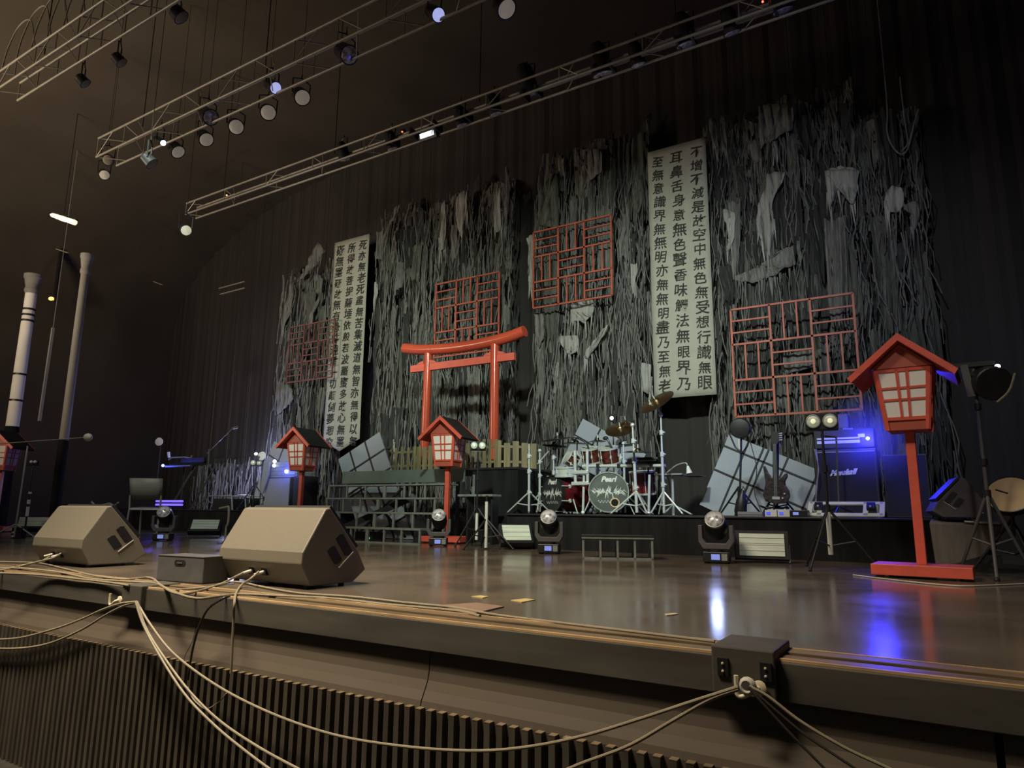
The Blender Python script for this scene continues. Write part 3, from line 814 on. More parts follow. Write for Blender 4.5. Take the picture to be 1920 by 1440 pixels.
A = lambda L: crop(1300, 160, 4, L)
patch_rag('d', A([(490, 160), (620, 150), (740, 150), (745, 330), (700, 340), (580, 430), (560, 400), (505, 480), (495, 300)]), pale=0)
patch_rag('d', A([(545, 675), (690, 650), (640, 770), (590, 880), (600, 1020), (575, 1290), (500, 1150), (470, 1000), (520, 800)]))
patch_rag('d', A([(220, 930), (320, 955), (300, 1180), (250, 1240), (280, 1130), (240, 1020)]))
patch_rag('d', A([(990, 650), (1170, 605), (1240, 650), (1210, 890), (1180, 870), (1150, 680), (1060, 850), (1020, 950)]))
patch_rag('e', A([(1440, 790), (1500, 752), (1560, 765), (1585, 830), (1570, 910), (1520, 948), (1460, 930), (1435, 860)]))
patch_rag('e', A([(1570, 900), (1690, 870), (1680, 1060), (1640, 1100), (1650, 990), (1600, 940)]), pale=0)
patch_rag('d', A([(510, 1340), (620, 1270), (740, 1200), (760, 1350), (700, 1360), (600, 1440), (520, 1440)]), pale=0)
patch_rag('d', A([(200, 200), (240, 300), (245, 520), (215, 420)]), pale=0)
patch_rag('d', A([(110, 250), (160, 250), (185, 540), (150, 440)]), pale=0)
patch_rag('d', A([(410, 450), (480, 400), (500, 560), (450, 580)]), pale=0)
A = lambda L: crop(640, 0, 3, L)
patch_rag('b', A([(660, 1090), (710, 1070), (700, 1200), (670, 1340), (645, 1200)]))
patch_rag('b', A([(860, 1070), (895, 1060), (900, 1280), (860, 1300), (870, 1150)]))
patch_rag('b', A([(570, 1150), (590, 1140), (580, 1400), (545, 1400)]))
patch_rag('b', A([(310, 1160), (330, 1165), (270, 1260), (240, 1400), (250, 1300)]), pale=0)
patch_rag('b', A([(925, 950), (942, 960), (938, 1200), (920, 1300)]), pale=0)
patch_rag('c', A([(1120, 1110), (1180, 980), (1220, 1000), (1220, 1270), (1115, 1260)]), pale=2)
patch_rag('c', A([(1370, 850), (1460, 840), (1470, 960), (1400, 1010), (1370, 940)]), pale=0)
patch_rag('c', A([(1660, 1050), (1690, 980), (1700, 1120), (1670, 1200), (1640, 1130)]), pale=2)
A = lambda L: crop(980, 390, 7.2, L)
patch_rag('c', A([(45, 410), (160, 360), (190, 420), (180, 800), (110, 1100), (80, 980), (95, 640)]))
A = lambda L: crop(740, 480, 4, L)
patch_rag('c', A([(1230, 600), (1370, 600), (1360, 720), (1300, 740), (1240, 640)]))
patch_rag('c', A([(1590, 520), (1580, 580), (1450, 770), (1420, 740)]))
patch_rag('c', A([(1320, 360), (1490, 340), (1490, 430), (1420, 500), (1370, 460), (1340, 530)]))
patch_rag('c', A([(1050, 420), (1110, 440), (1120, 620), (1080, 700), (1060, 560)]), pale=0)
A = lambda L: crop(1120, 480, 4.8, L)
patch_rag('c', A([(390, 970), (480, 980), (490, 1230), (400, 1200)]))
patch_rag('d', A([(1215, 180), (1480, 100), (1500, 200), (1400, 240), (1250, 210)]), pale=0)
patch_rag('d', [(1470, 668), (1520, 655), (1530, 688), (1475, 700)], pale=0)
A = lambda L: crop(500, 400, 4.8, L)
patch_rag('a', A([(440, 250), (520, 330), (430, 480), (280, 620), (390, 420)]), pale=0)
patch_rag('a', A([(215, 640), (240, 640), (205, 900), (140, 1130), (150, 900)]), pale=0)
patch_rag('a', A([(490, 680), (400, 900), (380, 1040), (400, 1040), (430, 900)]), pale=0)
patch_rag('a', [(522, 726), (545, 722), (550, 748), (520, 780)], pale=0)
patch_rag('b', A([(1340, 790), (1370, 640), (1375, 760), (1350, 960), (1330, 1100)]), pale=0)

# hanging ropes, dim, upper right
for k_, (pp, lab) in enumerate([([(1662, 178), (1664, 250), (1682, 285), (1700, 283), (1712, 240), (1722, 205)], 'dim pale rope loop hanging high at upper right'),
                               ([(1692, 190), (1700, 250), (1702, 270), (1690, 284)], 'shorter dim rope strand inside the rope loop at upper right')]):
    mb = MB(); q = [at(x, y, 10.9) for x, y in pp]; mb.tube(smooth_path(([Vector((q[0].x, 10.9, 9.0))] if k_ == 0 else [q[0] + Vector((0, 0, .4))]) + q, 6), .012, 6)
    tag(mb.build('rope', RAG[0], smooth=True), lab, 'rope')

# ================================================================ RED LATTICES
def lattice(x0, x1, z0, z1, Y, label, mt=None):
    t = root('lattice_panel', label, 'lattice', ((x0 + x1) / 2, Y, z0), 'red wooden lattices')
    if Y > 10.8:
        q = 10.7 / Y; x0, x1, z0, z1, Y = x0 * q, x1 * q, .44 + (z0 - .44) * q, .44 + (z1 - .44) * q, 10.7; t.location = ((x0 + x1) / 2, Y, z0)
    b = .030; W_, H_ = x1 - x0, z1 - z0; fr = MB(); ba = MB()
    P = lambda u, v: (x0 + W_ * u, Y, z0 + H_ * v)
    for i in range(4):
        fr.bar(P(0, i / 3), P(1, i / 3), b, b, (0, 1, 0)); fr.bar(P(i / 3, 0), P(i / 3, 1), b, b, (0, 1, 0))
    for i in range(3):
        for j in range(3):
            for k in (1, 2):
                if (i + j) % 2 == 0: ba.bar(P(i / 3, (j + k / 3) / 3), P((i + 1) / 3, (j + k / 3) / 3), b * .8, b * .8, (0, 1, 0))
                else: ba.bar(P((i + k / 3) / 3, j / 3), P((i + k / 3) / 3, (j + 1) / 3), b * .8, b * .8, (0, 1, 0))
    fr.build('lattice_frame', mt or LATR, t); ba.build('lattice_bars', mt or LATR, t)
    mb = MB()
    for u in (.1, .9): mb.cyl(P(u, 1), (x0 + W_ * u, Y, 9.0), .003, .003, 5)
    mb.build('hanging_cord', CABLED, t)


LD = mat('shaded_red_lattice_bar', (.16, .06, .05), .6, 0, .2, 6)  # darker copy of the lattice red, shade put into the colour
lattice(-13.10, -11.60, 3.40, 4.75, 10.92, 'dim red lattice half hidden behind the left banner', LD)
lattice(-8.66, -7.10, 3.52, 5.08, 10.9, 'red lattice hanging just above the red gate')
lattice(-6.33, -4.72, 4.22, 5.73, 10.9, 'highest red lattice, between the gate and the right banner')
lattice(-2.56, -.88, 1.86, 3.50, 10.4, 'lowest red lattice, right of the right banner above the guitars')

# ================================================================ TILTED PALE PANELS
def panel(tl, w, h, ang, Y, label, us, vs, zmin, prop=.45):
    """a pale panel with dark glazing bars standing tilted in the plane y = Y; its foot is cut level with what it stands on"""
    u = Vector((math.cos(ang), 0, math.sin(ang))); v = Vector((math.sin(ang), 0, -math.cos(ang))); o = Vector((tl[0], Y, tl[1]))
    t = root('tilted_screen_panel', label, 'screen panel', (tl[0], Y, zmin))
    poly = [o, o + u * w, o + u * w + v * h, o + v * h]; out = []
    for i in range(4):
        a, b = poly[i], poly[(i + 1) % 4]
        if a.z >= zmin: out.append(a)
        if (a.z - zmin) * (b.z - zmin) < 0: out.append(a.lerp(b, (a.z - zmin) / (a.z - b.z)))
    m = MB(); m.prism(out, (0, .02, 0)); m.build('pale_sheet', SHOJI, t)
    fr = MB()
    def line(a, b):
        if a.z < b.z: a, b = b, a
        if a.z <= zmin: return
        if b.z < zmin: b = a.lerp(b, (a.z - zmin) / (a.z - b.z))
        fr.bar(a + Vector((0, -.008, 0)), b + Vector((0, -.008, 0)), .022, .016, (0, 1, 0))
    for q in us: line(o + u * q, o + u * q + v * h)
    for q in vs: line(o + v * q, o + u * w + v * q)
    fr.build('glazing_bars', BLK, t)
    if prop:
        c = o + u * w * .4 + v * min(h * .4, (o.z - zmin) * .5); m = MB(); m.bar(c + Vector((0, .02, 0)), Vector((c.x, Y + prop, zmin)), .03, .03); m.build('prop', BLKM, t)
    return t


panel((-2.466, 1.52), 1.75, 1.05, R(-25), 9.6, 'large tilted pale panel with dark bars behind the guitars', (.28, .49, .56, .82, 1.22, 1.30), (.17, .52), .425)
panel((-5.02, 1.973), 1.25, 1.6, R(-30), 10.3, 'tilted pale panel showing above the drum kit', (.37, .80), (.30, .72, 1.1), .425)
q1 = at(711, 810, 8.54)
u_ = Vector((math.cos(R(25)), 0, math.sin(R(25)))) * 1.0
panel((q1.x - u_.x, q1.z - u_.z), 1.0, 2.1, R(25), 8.54, 'tilted pale panel standing behind the left end of the stair', (.30, .66), (.32, .66, .72, 1.2, 1.5), .01, 0)
panel((-11.65, 1.82), 1.1, 1.3, R(-25), 9.5, 'small bluish tilted panel behind the left lantern and blue rack', (.34, .68, 1.02), (.30, .62), .425)
t = root('small_drum', 'small dark round chimney shaped drum standing on the stair top', 'drum', (-8.0, 8.78, 1.085))
m = MB(); m.lathe([(.10, 0), (.105, .36), (.125, .37), (.125, .40), (.0, .42)], (-8.0, 8.78, 1.085), n=20); m.build('drum_body', DRK, t, smooth=True)
# ================================================================ TRUSSES AND LAMPS
ZT = 6.2
def truss(Y, z, x0, x1, s, label, pitch=.9):
    t = root('lighting_truss', label, 'truss', ((x0 + x1) / 2, Y, z))
    for dy in (0, s):
        for dz in (0, s):
            m = MB(); m.cyl((x0, Y + dy, z + dz), (x1, Y + dy, z + dz), .019, .019, 10); m.build('chord', TRUSSM, t, smooth=True)
    x = x0; k = 0
    while x < x1 - s:
        m = MB(); a, b = (0, s) if k % 2 == 0 else (s, 0)
        for dz in (0, s): m.cyl((x, Y + a, z + dz), (x + s, Y + b, z + dz), .008, .008, 6)
        for dy in (0, s): m.cyl((x, Y + dy, z), (x, Y + dy, z + s), .008, .008, 6)
        m.cyl((x, Y, z + a), (x + s * 1.3, Y, z + b), .008, .008, 6)
        m.build('brace', TRUSSM, t); x += pitch; k += 1
    xx = x0 + 1.0
    while xx < x1:
        m = MB(); m.cyl((xx, Y + s / 2, z + s), (xx, Y + s / 2, 9.0), .008, .008, 6); m.build('suspension_cable', BLKM, t); xx += 3.0
    return t


truss(7.56, 6.2, -12.4, 3.5, .23, 'rear lighting truss crossing above the backdrop', 1.2)
truss(5.41, 6.2, -11.6, 3.5, .34, 'middle lighting truss with moving lamps', .8)
truss(3.66, 6.2, -10.9, 3.5, .28, 'front lighting truss cropped by the upper left corner', .55)

# dark curtains of cable on the front truss
m = MB(); rnd = random.Random(5)
for k in range(9):
    xa = -10.8 + k * .42; L = rnd.uniform(.3, .6)
    m.tube(smooth_path([(xa, 3.66, 6.5), (xa + .1, 3.66, 6.55 + L * .5), (xa + .35, 3.66, 6.55 + L), (xa + .7, 3.66, 6.5 + L), (xa + .95, 3.66, 6.5)], 5), .010, 6)
tag(m.build('cable_loops', TRUSSM, smooth=True), 'bunched loops of cable piled on the front truss', 'cables', kind='stuff')


def can(name, px, py, Y, label, tgt, r=.09, L=.22, lens=None, group=None, hang=.30, cat='stage lamp', z_hang=None):
    """a stage lamp in a yoke: lens centre lies at the measured point"""
    c = at(px, py, Y); d = (Vector(tgt) - c).normalized()
    t = root(name, label, cat, c, group)
    if name == 'round_downlight': hang = 9.0 - c.z + .05
    m = MB(); m.lathe([(r * .5, -L), (r * .9, -L * .8), (r * 1.02, -.01), (r * 1.06, .004), (r * .96, .004)], c, d, 20); m.build('can_body', BLKM, t, smooth=True)
    m = MB(); m.lathe([(r * .96, .0), (r * .9, .006), (r * .5, .012), (0, .014)], c, d, 20); m.build('lens', lens or LENS, t, smooth=True)
    side = d.cross(Vector((0, 0, 1))).normalized(); mid = c - d * L * .4; topz = Vector((0, 0, hang))
    m = MB(); hh = Vector((0, 0, min(hang, .32)))
    m.tube([mid + side * r * 1.1, mid + side * r * 1.15 + hh * .7, mid + hh * .85, mid - side * r * 1.15 + hh * .7, mid - side * r * 1.1], .010, 6)
    m.cyl(mid + hh * .8, mid + hh, .010, .010, 8); m.cyl(mid + hh, mid + topz, .004, .004, 6); m.build('yoke', BLKM, t)
    return t


# row of pale downlights hanging in a line behind the middle truss
order = ['rightmost', 'second from the right', 'third from the right', 'fourth from the right', 'fifth from the right']
yd = 6.05
for (px, py), o_, tw in zip([(567, 183), (503, 211), (443, 238), (387, 262), (334, 285)], order, (.55, .25, .3, .75, 1.25)):
    c = at(px, py, yd); view = (EYE - c).normalized(); sd = Vector((0, 0, 1)).cross(view).normalized()
    tt = view + (sd * .7 + Vector((0, 0, -.7))) * tw
    can('round_downlight', px, py, yd, 'pale round lamp in the slanting row, %s' % o_, c + tt, .115, .2, E_DISC, 'row of pale round lamps', .25)
for px, py, lab, tw, r_ in [(203, 300, 'dim round lamp at upper left, upper one of the left end pair', .3, .10), (196, 328, 'dim round lamp at upper left, lower one of the left end pair', .3, .09), (349, 432, 'small pale lamp hanging low left of the rear truss', .3, .085), (950, 17, 'pale round lamp at the top edge right of the middle truss', 1.3, .12)]:
    c = at(px, py, yd); view = (EYE - c).normalized(); sd = Vector((0, 0, 1)).cross(view).normalized()
    can('round_downlight', px, py, yd, lab, c + view + (sd * .7 + Vector((0, 0, -.7))) * tw, r_, .2, E_DISC if px != 203 else CABLE, 'row of pale round lamps', .25)
for px, py, lab in [(340, 33, 'edge-on pale lamp disc beneath the front truss, rightmost of three'), (228, 118, 'edge-on pale lamp disc beneath the front truss, middle of three'), (160, 157, 'edge-on pale lamp disc beneath the front truss, leftmost of three'), (285, 307, 'small edge-on lamp disc left of the slanting row of pale lamps')]:
    Y = 4.45; c = at(px, py, Y); view = (EYE - c).normalized(); sd = Vector((0, 0, 1)).cross(view).normalized()
    can('round_downlight', px, py, Y, lab, c + view * .22 + (sd * .8 + Vector((0, 0, -.75))), .10 if px > 300 else .08, .15, TRUSSM, 'row of pale round lamps', .25)

mids = [(517, 165, 'moving lamp with bright bluish lens on the middle truss, between two dim ones', E_LENSB, .085), (395, 220, 'moving lamp with pale lens on the middle truss, second from its left end', LENS, .12), (655, 103, 'moving lamp with two small bright spots high on the middle truss', LENS, .12),
        (822, 28, 'moving lamp with round white lens at the top edge of the picture', E_LENSB, .085), (306, 268, 'small moving lamp at the left end of the middle truss', E_WHITE, .05)]
for px, py, lab, ln, r_ in mids:
    c = at(px, py, 5.7); view = (EYE - c).normalized(); sd = Vector((0, 0, 1)).cross(view).normalized()
    can('moving_lamp', px, py, 5.7, lab, c + view + (sd * .6 + Vector((0, 0, -.3))) * .9, r_, .3, ln, 'moving lamps on the middle truss', .38)
pos = ['first', 'second', 'third', 'fourth', 'fifth', 'sixth', 'seventh', 'eighth', 'ninth', 'tenth']
for (px, py, r_), o_ in zip([(647, 299, .10), (737, 279, .10), (867, 235, .10), (930, 214, .10), (993, 176, .14), (1130, 140, .14), (1197, 122, .10), (1287, 84, .13), (1373, 62, .10), (1468, 20, .12)], pos):
    c = at(px, py, 7.75); view = (EYE - c).normalized()
    can('truss_spotlight', px, py, 7.75, 'black spotlight on the rear truss, %s from its left end' % o_, c + Vector((.1, .35, -1)), r_, r_ * 3, LENS, 'black spotlights on the rear truss', .34)
t = root('strobe_lamp', 'white glowing strobe lamp on the rear truss', 'stage lamp', at(800, 252, 7.7))
c = at(800, 252, 7.7); rot = Matrix.Rotation(R(20), 3, 'X')
m = MB(); m.box(c + Vector((0, .06, .01)), (.34, .10, .13), rot); m.build('housing', BLKM, t)
m = MB(); m.box(c, (.26, .012, .07), rot); m.build('light_panel', E_WHITE, t)
m = MB(); m.bar(c + Vector((0, .06, .06)), c + Vector((0, .08, .2)), .03, .03); m.build('clamp', BLKM, t)
# slim tubes between the fixtures of the rear truss
k_ = 0
for xa, xb in [(742, 776), (822, 868), (880, 984), (1012, 1118), (1150, 1270), (1302, 1452)]:
    k_ += 1
    ya = lambda x: 315 + (x - 640) * -.338 - 20
    m = MB(); a, b = at(xa, ya(xa), 7.68), at(xb, ya(xb), 7.68); b = Vector((b.x, a.y, a.z)); m.cyl(a, b, .024, .024, 10)
    t = tag(m.build('light_tube', TRUSSM, smooth=True), 'slim pale tube lying inside the rear truss, %s from the left' % pos[k_ - 1], 'tube', 'slim tubes inside the rear truss')
    for xx in (a.x - .03, b.x): m = MB(); m.mm(xx, xx + .03, 7.56, 7.79, min(6.2, a.z - .03), max(6.24, a.z + .03)); m.build('end_bracket', BLKM, t)
for px, py, lab, mt in [(754, 247, 'tiny red indicator lamp on the rear truss', E_REDL), (1430, 3, 'tiny red indicator lamp on the rear truss at the top edge', E_REDL), (425, 366, 'tiny warm indicator lamp near the left end of the rear truss', E_AMB)]:
    m = MB(); c = at(px, py, 7.76); m.ball(c, .014, 8); o = tag(m.build('indicator_lamp', mt), lab, 'indicator')
    m = MB(); m.mm(c.x - .03, c.x + .03, c.y + .01, c.y + .06, c.z - .02, c.z + .05); m.build('indicator_box', BLKM, o)
# bright double lamp over the left wing and slim bars
t = root('wing_ceiling_lamp', 'bright cream double lamp hanging over the left wing', 'lamp', at(118, 410, 6.5))
a, b = at(94, 402, 6.3), at(144, 418, 6.6); mid = (a + b) / 2
for q, (u, v) in enumerate(((a, a + (b - a) * .60), (a + (b - a) * .64, b))):
    m = MB(); m.tube([u, u + (v - u) * .12, u + (v - u) * .85, v], .05, 10, [.01 if q == 0 else .05, .04 if q == 0 else .055, .06, .055 if q == 0 else .012]); m.build('light_tube', E_WARM, t, smooth=True)
m = MB(); m.bar(a + Vector((0, 0, .06)), b + Vector((0, 0, .06)), .08, .03); m.cyl(mid + Vector((0, 0, .07)), Vector((mid.x, mid.y, 9)), .008, .008, 6); m.build('bracket', BLKM, t)
for (xa, ya, xb, yb_, lab) in [(411, 541, 459, 528, 'upper of two slim pale bars hanging in the dark left of the banner'), (413, 552, 459, 540, 'lower of two slim pale bars hanging in the dark left of the banner'),
                             (106, 467, 127, 474, 'slim pale bar above the left columns'), (288, 528, 304, 534, 'tiny pale bar hanging in the dark at left')]:
    a, b = at(xa, ya, 9.8 if xa > 200 else 7.2), at(xb, yb_, 9.8 if xa > 200 else 7.2)
    m = MB(); m.bar(a, b, .03, .02); o = tag(m.build('hanging_bar', CABLE), lab, 'bar')
    m = MB(); m.cyl((a + b) / 2, Vector(((a + b).x / 2, a.y, 9)), .004, .004, 5); m.build('hanging_cord', CABLED, o)
t = root('indicator_lamp', 'small amber lamp glowing between the left columns', 'indicator', at(96, 560, 8))
m = MB(); m.ball(at(96, 560, 8), .055, 10, (1.5, 1, .8)); m.build('bulb', E_AMB, t)
m = MB(); c = at(96, 560, 8); m.mm(c.x - .05, c.x + .05, c.y + .05, c.y + .12, c.z - .05, 9); m.build('bracket', BLKM, t)

# ================================================================ LEFT COLUMNS
def column(x, y, zt, r, label, mt, z0=1.9, bands=()):
    t = root('side_column', label, 'column', (x, y, 0))
    m = MB(); m.lathe([(r * 1.1, 0), (r * 1.1, z0 * .95), (r * 1.0, z0)], (x, y, 0), n=24); m.build('darkened_foot', CLOTH, t, smooth=True)  # black lower length added for the darkness that swallows the column foot
    n_ = 40
    m = MB(); m.lathe([(r, z0), (r * .96, z0 + (zt - z0) * .5), (r * .9, zt)], (x, y, 0), n=28); m.build('shaft', mt, t, smooth=True)
    m = MB(); m.lathe([(r * .95, zt), (r * 1.15, zt + .05), (r * 1.15, zt + .1), (r * 1.0, zt + .14), (r * 1.35, zt + .34), (r * 1.5, zt + .36), (r * 1.5, zt + .44)], (x, y, 0), n=24)
    m.build('capital', STONE, t, smooth=True)
    for zz in bands:
        m = MB(); m.lathe([(r * 1.02, zz - .022), (r * 1.02, zz + .022)], (x, y, 0), n=24); m.build('dark_band', BLK, t)
    return t


column(-17.12, 7.0, 5.15, .125, 'pale white column with black bands at far left', STONEW, 2.15, (4.78, 4.65, 4.52, 3.30, 2.72))
column(-14.85, 7.0, 5.2, .085, 'slim grey column with a carved capital at left, right of the banded one', STONE, 1.75)
m = MB(); m.bar((-15.95, 7.0, 2.2), (-15.9, 7.0, 4.2), .05, .05); m.bar((-15.9, 7.0, 4.2), (-15.88, 7, 9), .01, .01)
tag(m.build('hanging_pole', STONE), 'thin grey pole between the two left columns', 'pole')

# ================================================================ MOVING HEADS ON THE FLOOR
def make_head():
    t = root('floor_moving_head', 'x', 'moving light', (0, 0, 0), 'moving lights on the floor')
    m = MB(); m.mm(-.115, .115, -.10, .10, .015, .105); b = m.build('base_box', BLKM, t, bevel=.008)
    m = MB(); m.mm(-.04, .035, -.105, -.099, .035, .085); m.build('blue_display', E_PERI, b)
    m = MB(); m.mm(.05, .10, -.104, -.099, .03, .09); m.build('control_panel', STEEL, b)
    for x in (-.09, .09):
        m = MB(); m.mm(x - .015, x + .015, -.08, .08, 0, .016); m.build('foot', BLK, b)
    m = MB(); m.cyl((0, 0, .105), (0, 0, .125), .07, .07, 20); m.build('swivel_ring', BLKM, t)
    m = MB()
    m.prism([(-.155, -.05, .34), (-.155, -.05, .19), (-.115, -.05, .125), (.115, -.05, .125), (.155, -.05, .19), (.155, -.05, .34), (.118, -.05, .34), (.118, -.05, .22), (.085, -.05, .178), (-.085, -.05, .178), (-.118, -.05, .22), (-.118, -.05, .34)], (0, .10, 0))
    m.build('yoke', DRK, t, bevel=.006)
    d = Vector((0, -.86, .52)).normalized(); c = Vector((0, .02, .335))
    m = MB(); m.lathe([(.03, -.15), (.085, -.12), (.10, -.04), (.098, .06), (.085, .10), (.085, .115)], c, d, 24); h = m.build('lamp_head', BLKM, t, smooth=True)
    m = MB(); m.lathe([(.084, .10), (.084, .118), (.07, .136), (.04, .15), (0, .155)], c, d, 24); m.build('lens', LENS, h, smooth=True)
    m = MB(); m.lathe([(.088, .095), (.088, .12), (.080, .122), (.080, .095)], c, d, 24, True); m.build('lens_ring', STEEL, h, smooth=True)
    return t


mh = make_head()
p = fl(1345, 1056); mh.location = p; mh.rotation_euler = (0, 0, math.atan2(-p.x, p.y) * .6); spot('moving_light_beam', p + Vector((.03, -.17, .43)), fl(1358, 1128), 2.6, (.40, .50, 1), 46, .6, .05)
mh['label'] = 'moving light on the floor between the low step and the right strobe panel'
for px, py, lab, rz, dz in [(1030, 1038, 'moving light on the floor left of the low step', R(22), 0), (822, 1024, 'moving light in front of the middle lantern base', R(32), 0), (305, 1014, 'dim moving light on the floor above the black case', R(40), 0)]:
    p = fl(px, py); dup(mh, p, rz, lab)

# floor strobe panels
def flood(px, py, rz, w, label, tilt=25, h=.26):
    p = fl(px, py)
    t = root('floor_strobe_panel', label, 'floodlight', (0, 0, 0), 'strobe panels on the floor')
    rot = Matrix.Rotation(R(-tilt), 3, 'X'); c = Vector((0, 0, h * .5 * math.cos(R(tilt)) + .10 * math.sin(R(tilt)) + .02))
    m = MB(); m.box(c + rot @ Vector((0, .05, 0)), (w, .10, h), rot); b = m.build('housing', BLKM, t, bevel=.005)
    m = MB(); m.box(c + rot @ Vector((0, -.004, 0)), (w * .84, .012, h * .78), rot); f_ = m.build('reflector', STROBE, t)
    for q in (-.2, .0, .06, .25):
        m = MB(); m.box(c + rot @ Vector((0, -.012, q * h)), (w * .84, .006, .008), rot); m.build('lamp_tube', WHITE, f_)
    for s in (-1, 1):
        m = MB(); m.bar((s * w * .5, .06, c.z), (s * w * .5, .0, 0.004), .015, .03); m.build('bracket', BLKM, t)
    t.location = p; t.rotation_euler = (0, 0, rz)
    return t


flood(1430, 1056, R(12), .47, 'pale strobe panel on the floor right of the right moving light', 10)
flood(968, 1030, R(45), .40, 'green tinted strobe panel on the floor left of the drum riser', 38, .28)
flood(383, 1006, R(45), .48, 'pale strobe panel on the floor behind the nearer wedge loudspeaker', 50, .28)
flood(60, 1000, R(60), .5, 'pale strobe panel on the floor behind the farther wedge loudspeaker', 50, .28)

# low step in front of the riser
t = root('low_step', 'low open framed step in front of the drum riser', 'step', (0, 0, 0))
for x in (-.33, -.165, 0, .165, .33):
    for y in (0, .30):
        m = MB(); m.mm(x - .010, x + .010, y, y + .02, 0, .20); m.build('upright', STEEL, t)
m = MB(); m.mm(-.345, .345, -.01, .33, .20, .225); m.build('step_top', BLK, t)
m = MB(); m.mm(-.345, .345, -.014, -.008, .195, .208); m.build('front_edge', STEEL, t)
m = MB(); m.mm(-.34, .34, 0, .02, 0, .018); m.build('foot_rail', STEEL, t)
t.location = (-2.75, 6.38, 0); t.rotation_euler = (0, 0, R(26))

# ================================================================ TRIPOD STANDS
def tripod(t, base, hub, foot_r, rot, r=.013, mt=None, brace=True):
    base = Vector(base)
    for k in range(3):
        a = rot + k * 2 * math.pi / 3; f_ = base + Vector((math.cos(a) * foot_r, math.sin(a) * foot_r, .012))
        m = MB(); m.cyl(base + Vector((0, 0, hub)), f_, r, r * .9, 8); lg = m.build('leg', mt or BLKM, t)
        m = MB(); m.ball(f_, r * 1.5, 8); m.build('rubber_foot', BLK, lg)
        if brace:
            m = MB(); m.cyl(base + Vector((0, 0, hub * .38)), (base + Vector((0, 0, hub))).lerp(f_, .55), r * .7, r * .7, 6); m.build('brace', mt or BLKM, t)


def twin_lamp(base, zpole, label, tape=True, zlamp=None, tilt=0, w=.26, tapez=(.2, .62), legrot=.6, rz=0):
    base = Vector(base)
    t = root('twin_lamp_stand', label, 'lamp stand', base)
    tripod(t, base, .50, .36, legrot, .011)
    m = MB(); m.cyl(base + Vector((0, 0, .16)), base + Vector((0, 0, zpole)), .013, .011, 10); m.build('pole', BLKM, t, smooth=True)
    for zz in (.5, zpole * .72):
        m = MB(); m.cyl(base + Vector((0, 0, zz - .03)), base + Vector((0, 0, zz + .03)), .022, .022, 10); m.build('collar', BLKM, t)
    if tape:
        m = MB(); m.cyl(base + Vector((0, 0, tapez[0])), base + Vector((0, 0, tapez[1])), .020, .020, 10); m.build('white_tape_wrap', WHITE, t, smooth=True)
    c = base + Vector((0, 0, zpole + .085)); rot = Matrix.Rotation(rz, 3, 'Z')
    m = MB(); m.box(c + rot @ Vector((0, .07, 0)), (w, .13, w * .55), rot); h = m.build('lamp_housing', BLKM, t, bevel=.006)
    for s in (-1, 1):
        d = rot @ Vector((0, -1, 0)); q = c + rot @ Vector((s * w * .255, .0, 0)); r = w * .205
        m = MB(); m.lathe([(r * 1.12, -.0), (r * 1.12, .012), (r, .014), (r * .9, .004)], q, d, 20, True); m.build('lamp_rim', STEEL, h, smooth=True)
        m = MB(); m.lathe([(r, .006), (r * .8, .012), (0, .016)], q, d, 20); e = m.build('lamp_lens', STROBE, h, smooth=True)
        m = MB(); m.ball(q + d * .016, r * .42, 10, (1, .3, 1)); m.build('lamp_bulb', E_YEL, h)
    return t


b = fl(1560, 1068); twin_lamp(b, 1.15, 'tripod stand with two round lamps and white taped pole before the black cabinet', legrot=.2, tapez=(.12, .52), rz=R(8))
b = fl(893, 1024); twin_lamp(b, 1.22, 'tripod stand with two small round lamps beside the stair', legrot=.3, tapez=(.08, .42), w=.21, rz=R(35))
b = at(474, 950, 8.75); twin_lamp((b.x, 8.75, .42), at(474, 868, 8.75).z - .42 - .085, 'stand with two small lamps left of the grey cabinet', tape=False, w=.22, rz=R(40))
# short tripod with white pole
b = fl(911, 1030); t = root('short_tripod', 'short tripod with white taped pole beside the stair', 'stand', b)
tripod(t, b, .36, .34, .25, .011)
m = MB(); m.cyl(b + Vector((0, 0, .02)), b + Vector((0, 0, .56)), .02, .02, 10); m.build('white_pole', WHITE, t, smooth=True)
m = MB(); m.cyl(b + Vector((0, 0, .56)), b + Vector((0, 0, .63)), .012, .016, 10); m.build('top_spigot', BLKM, t, smooth=True)

# tall tripod with flat topped lamp at the right
b = fl(1868, 1092) + Vector((.02, .36, 0)); t = root('tall_lamp_stand', 'tall black tripod stand with dark stage lamps on top at right edge', 'lamp stand', b)
zb1, zb2 = at(1822, 762, b.y).z, at(1830, 684, b.y).z
tripod(t, b, .62, .27, R(-92), .013, DRK)
m = MB(); m.cyl(b + Vector((0, 0, .2)), b + Vector((0, 0, zb2)), .016, .013, 10); m.build('pole', DRK, t, smooth=True)
for zz, mt in ((.62, BLKM), (.85, BLKM), (zb1, CABLEW)):
    m = MB(); m.cyl(b + Vector((0, 0, zz - .03)), b + Vector((0, 0, zz + .02)), .026, .026, 10); m.build('collar', BLKM, t, smooth=True)
m = MB(); m.bar(b + Vector((-.20, 0, zb2)), b + Vector((.14, 0, zb2)), .06, .035); m.build('cross_bar', BLKM, t)
m = MB(); m.bar(b + Vector((-.03, -.03, zb2 - .25)), b + Vector((-.06, -.03, zb2)), .05, .02); m.build('side_plate', DRK, t)
c = b + Vector((.10, -.02, zb2 - .15))
m = MB(); m.lathe([(.06, -.16), (.12, -.10), (.13, .04), (.12, .05)], c, Vector((.3, -.8, -.3)), 20); lp = m.build('lamp_can', BLKM, t, smooth=True)
m = MB(); m.ball(c + Vector((.05, -.05, .11)), .02, 8); m.build('lamp_glint', E_WHITE, lp)
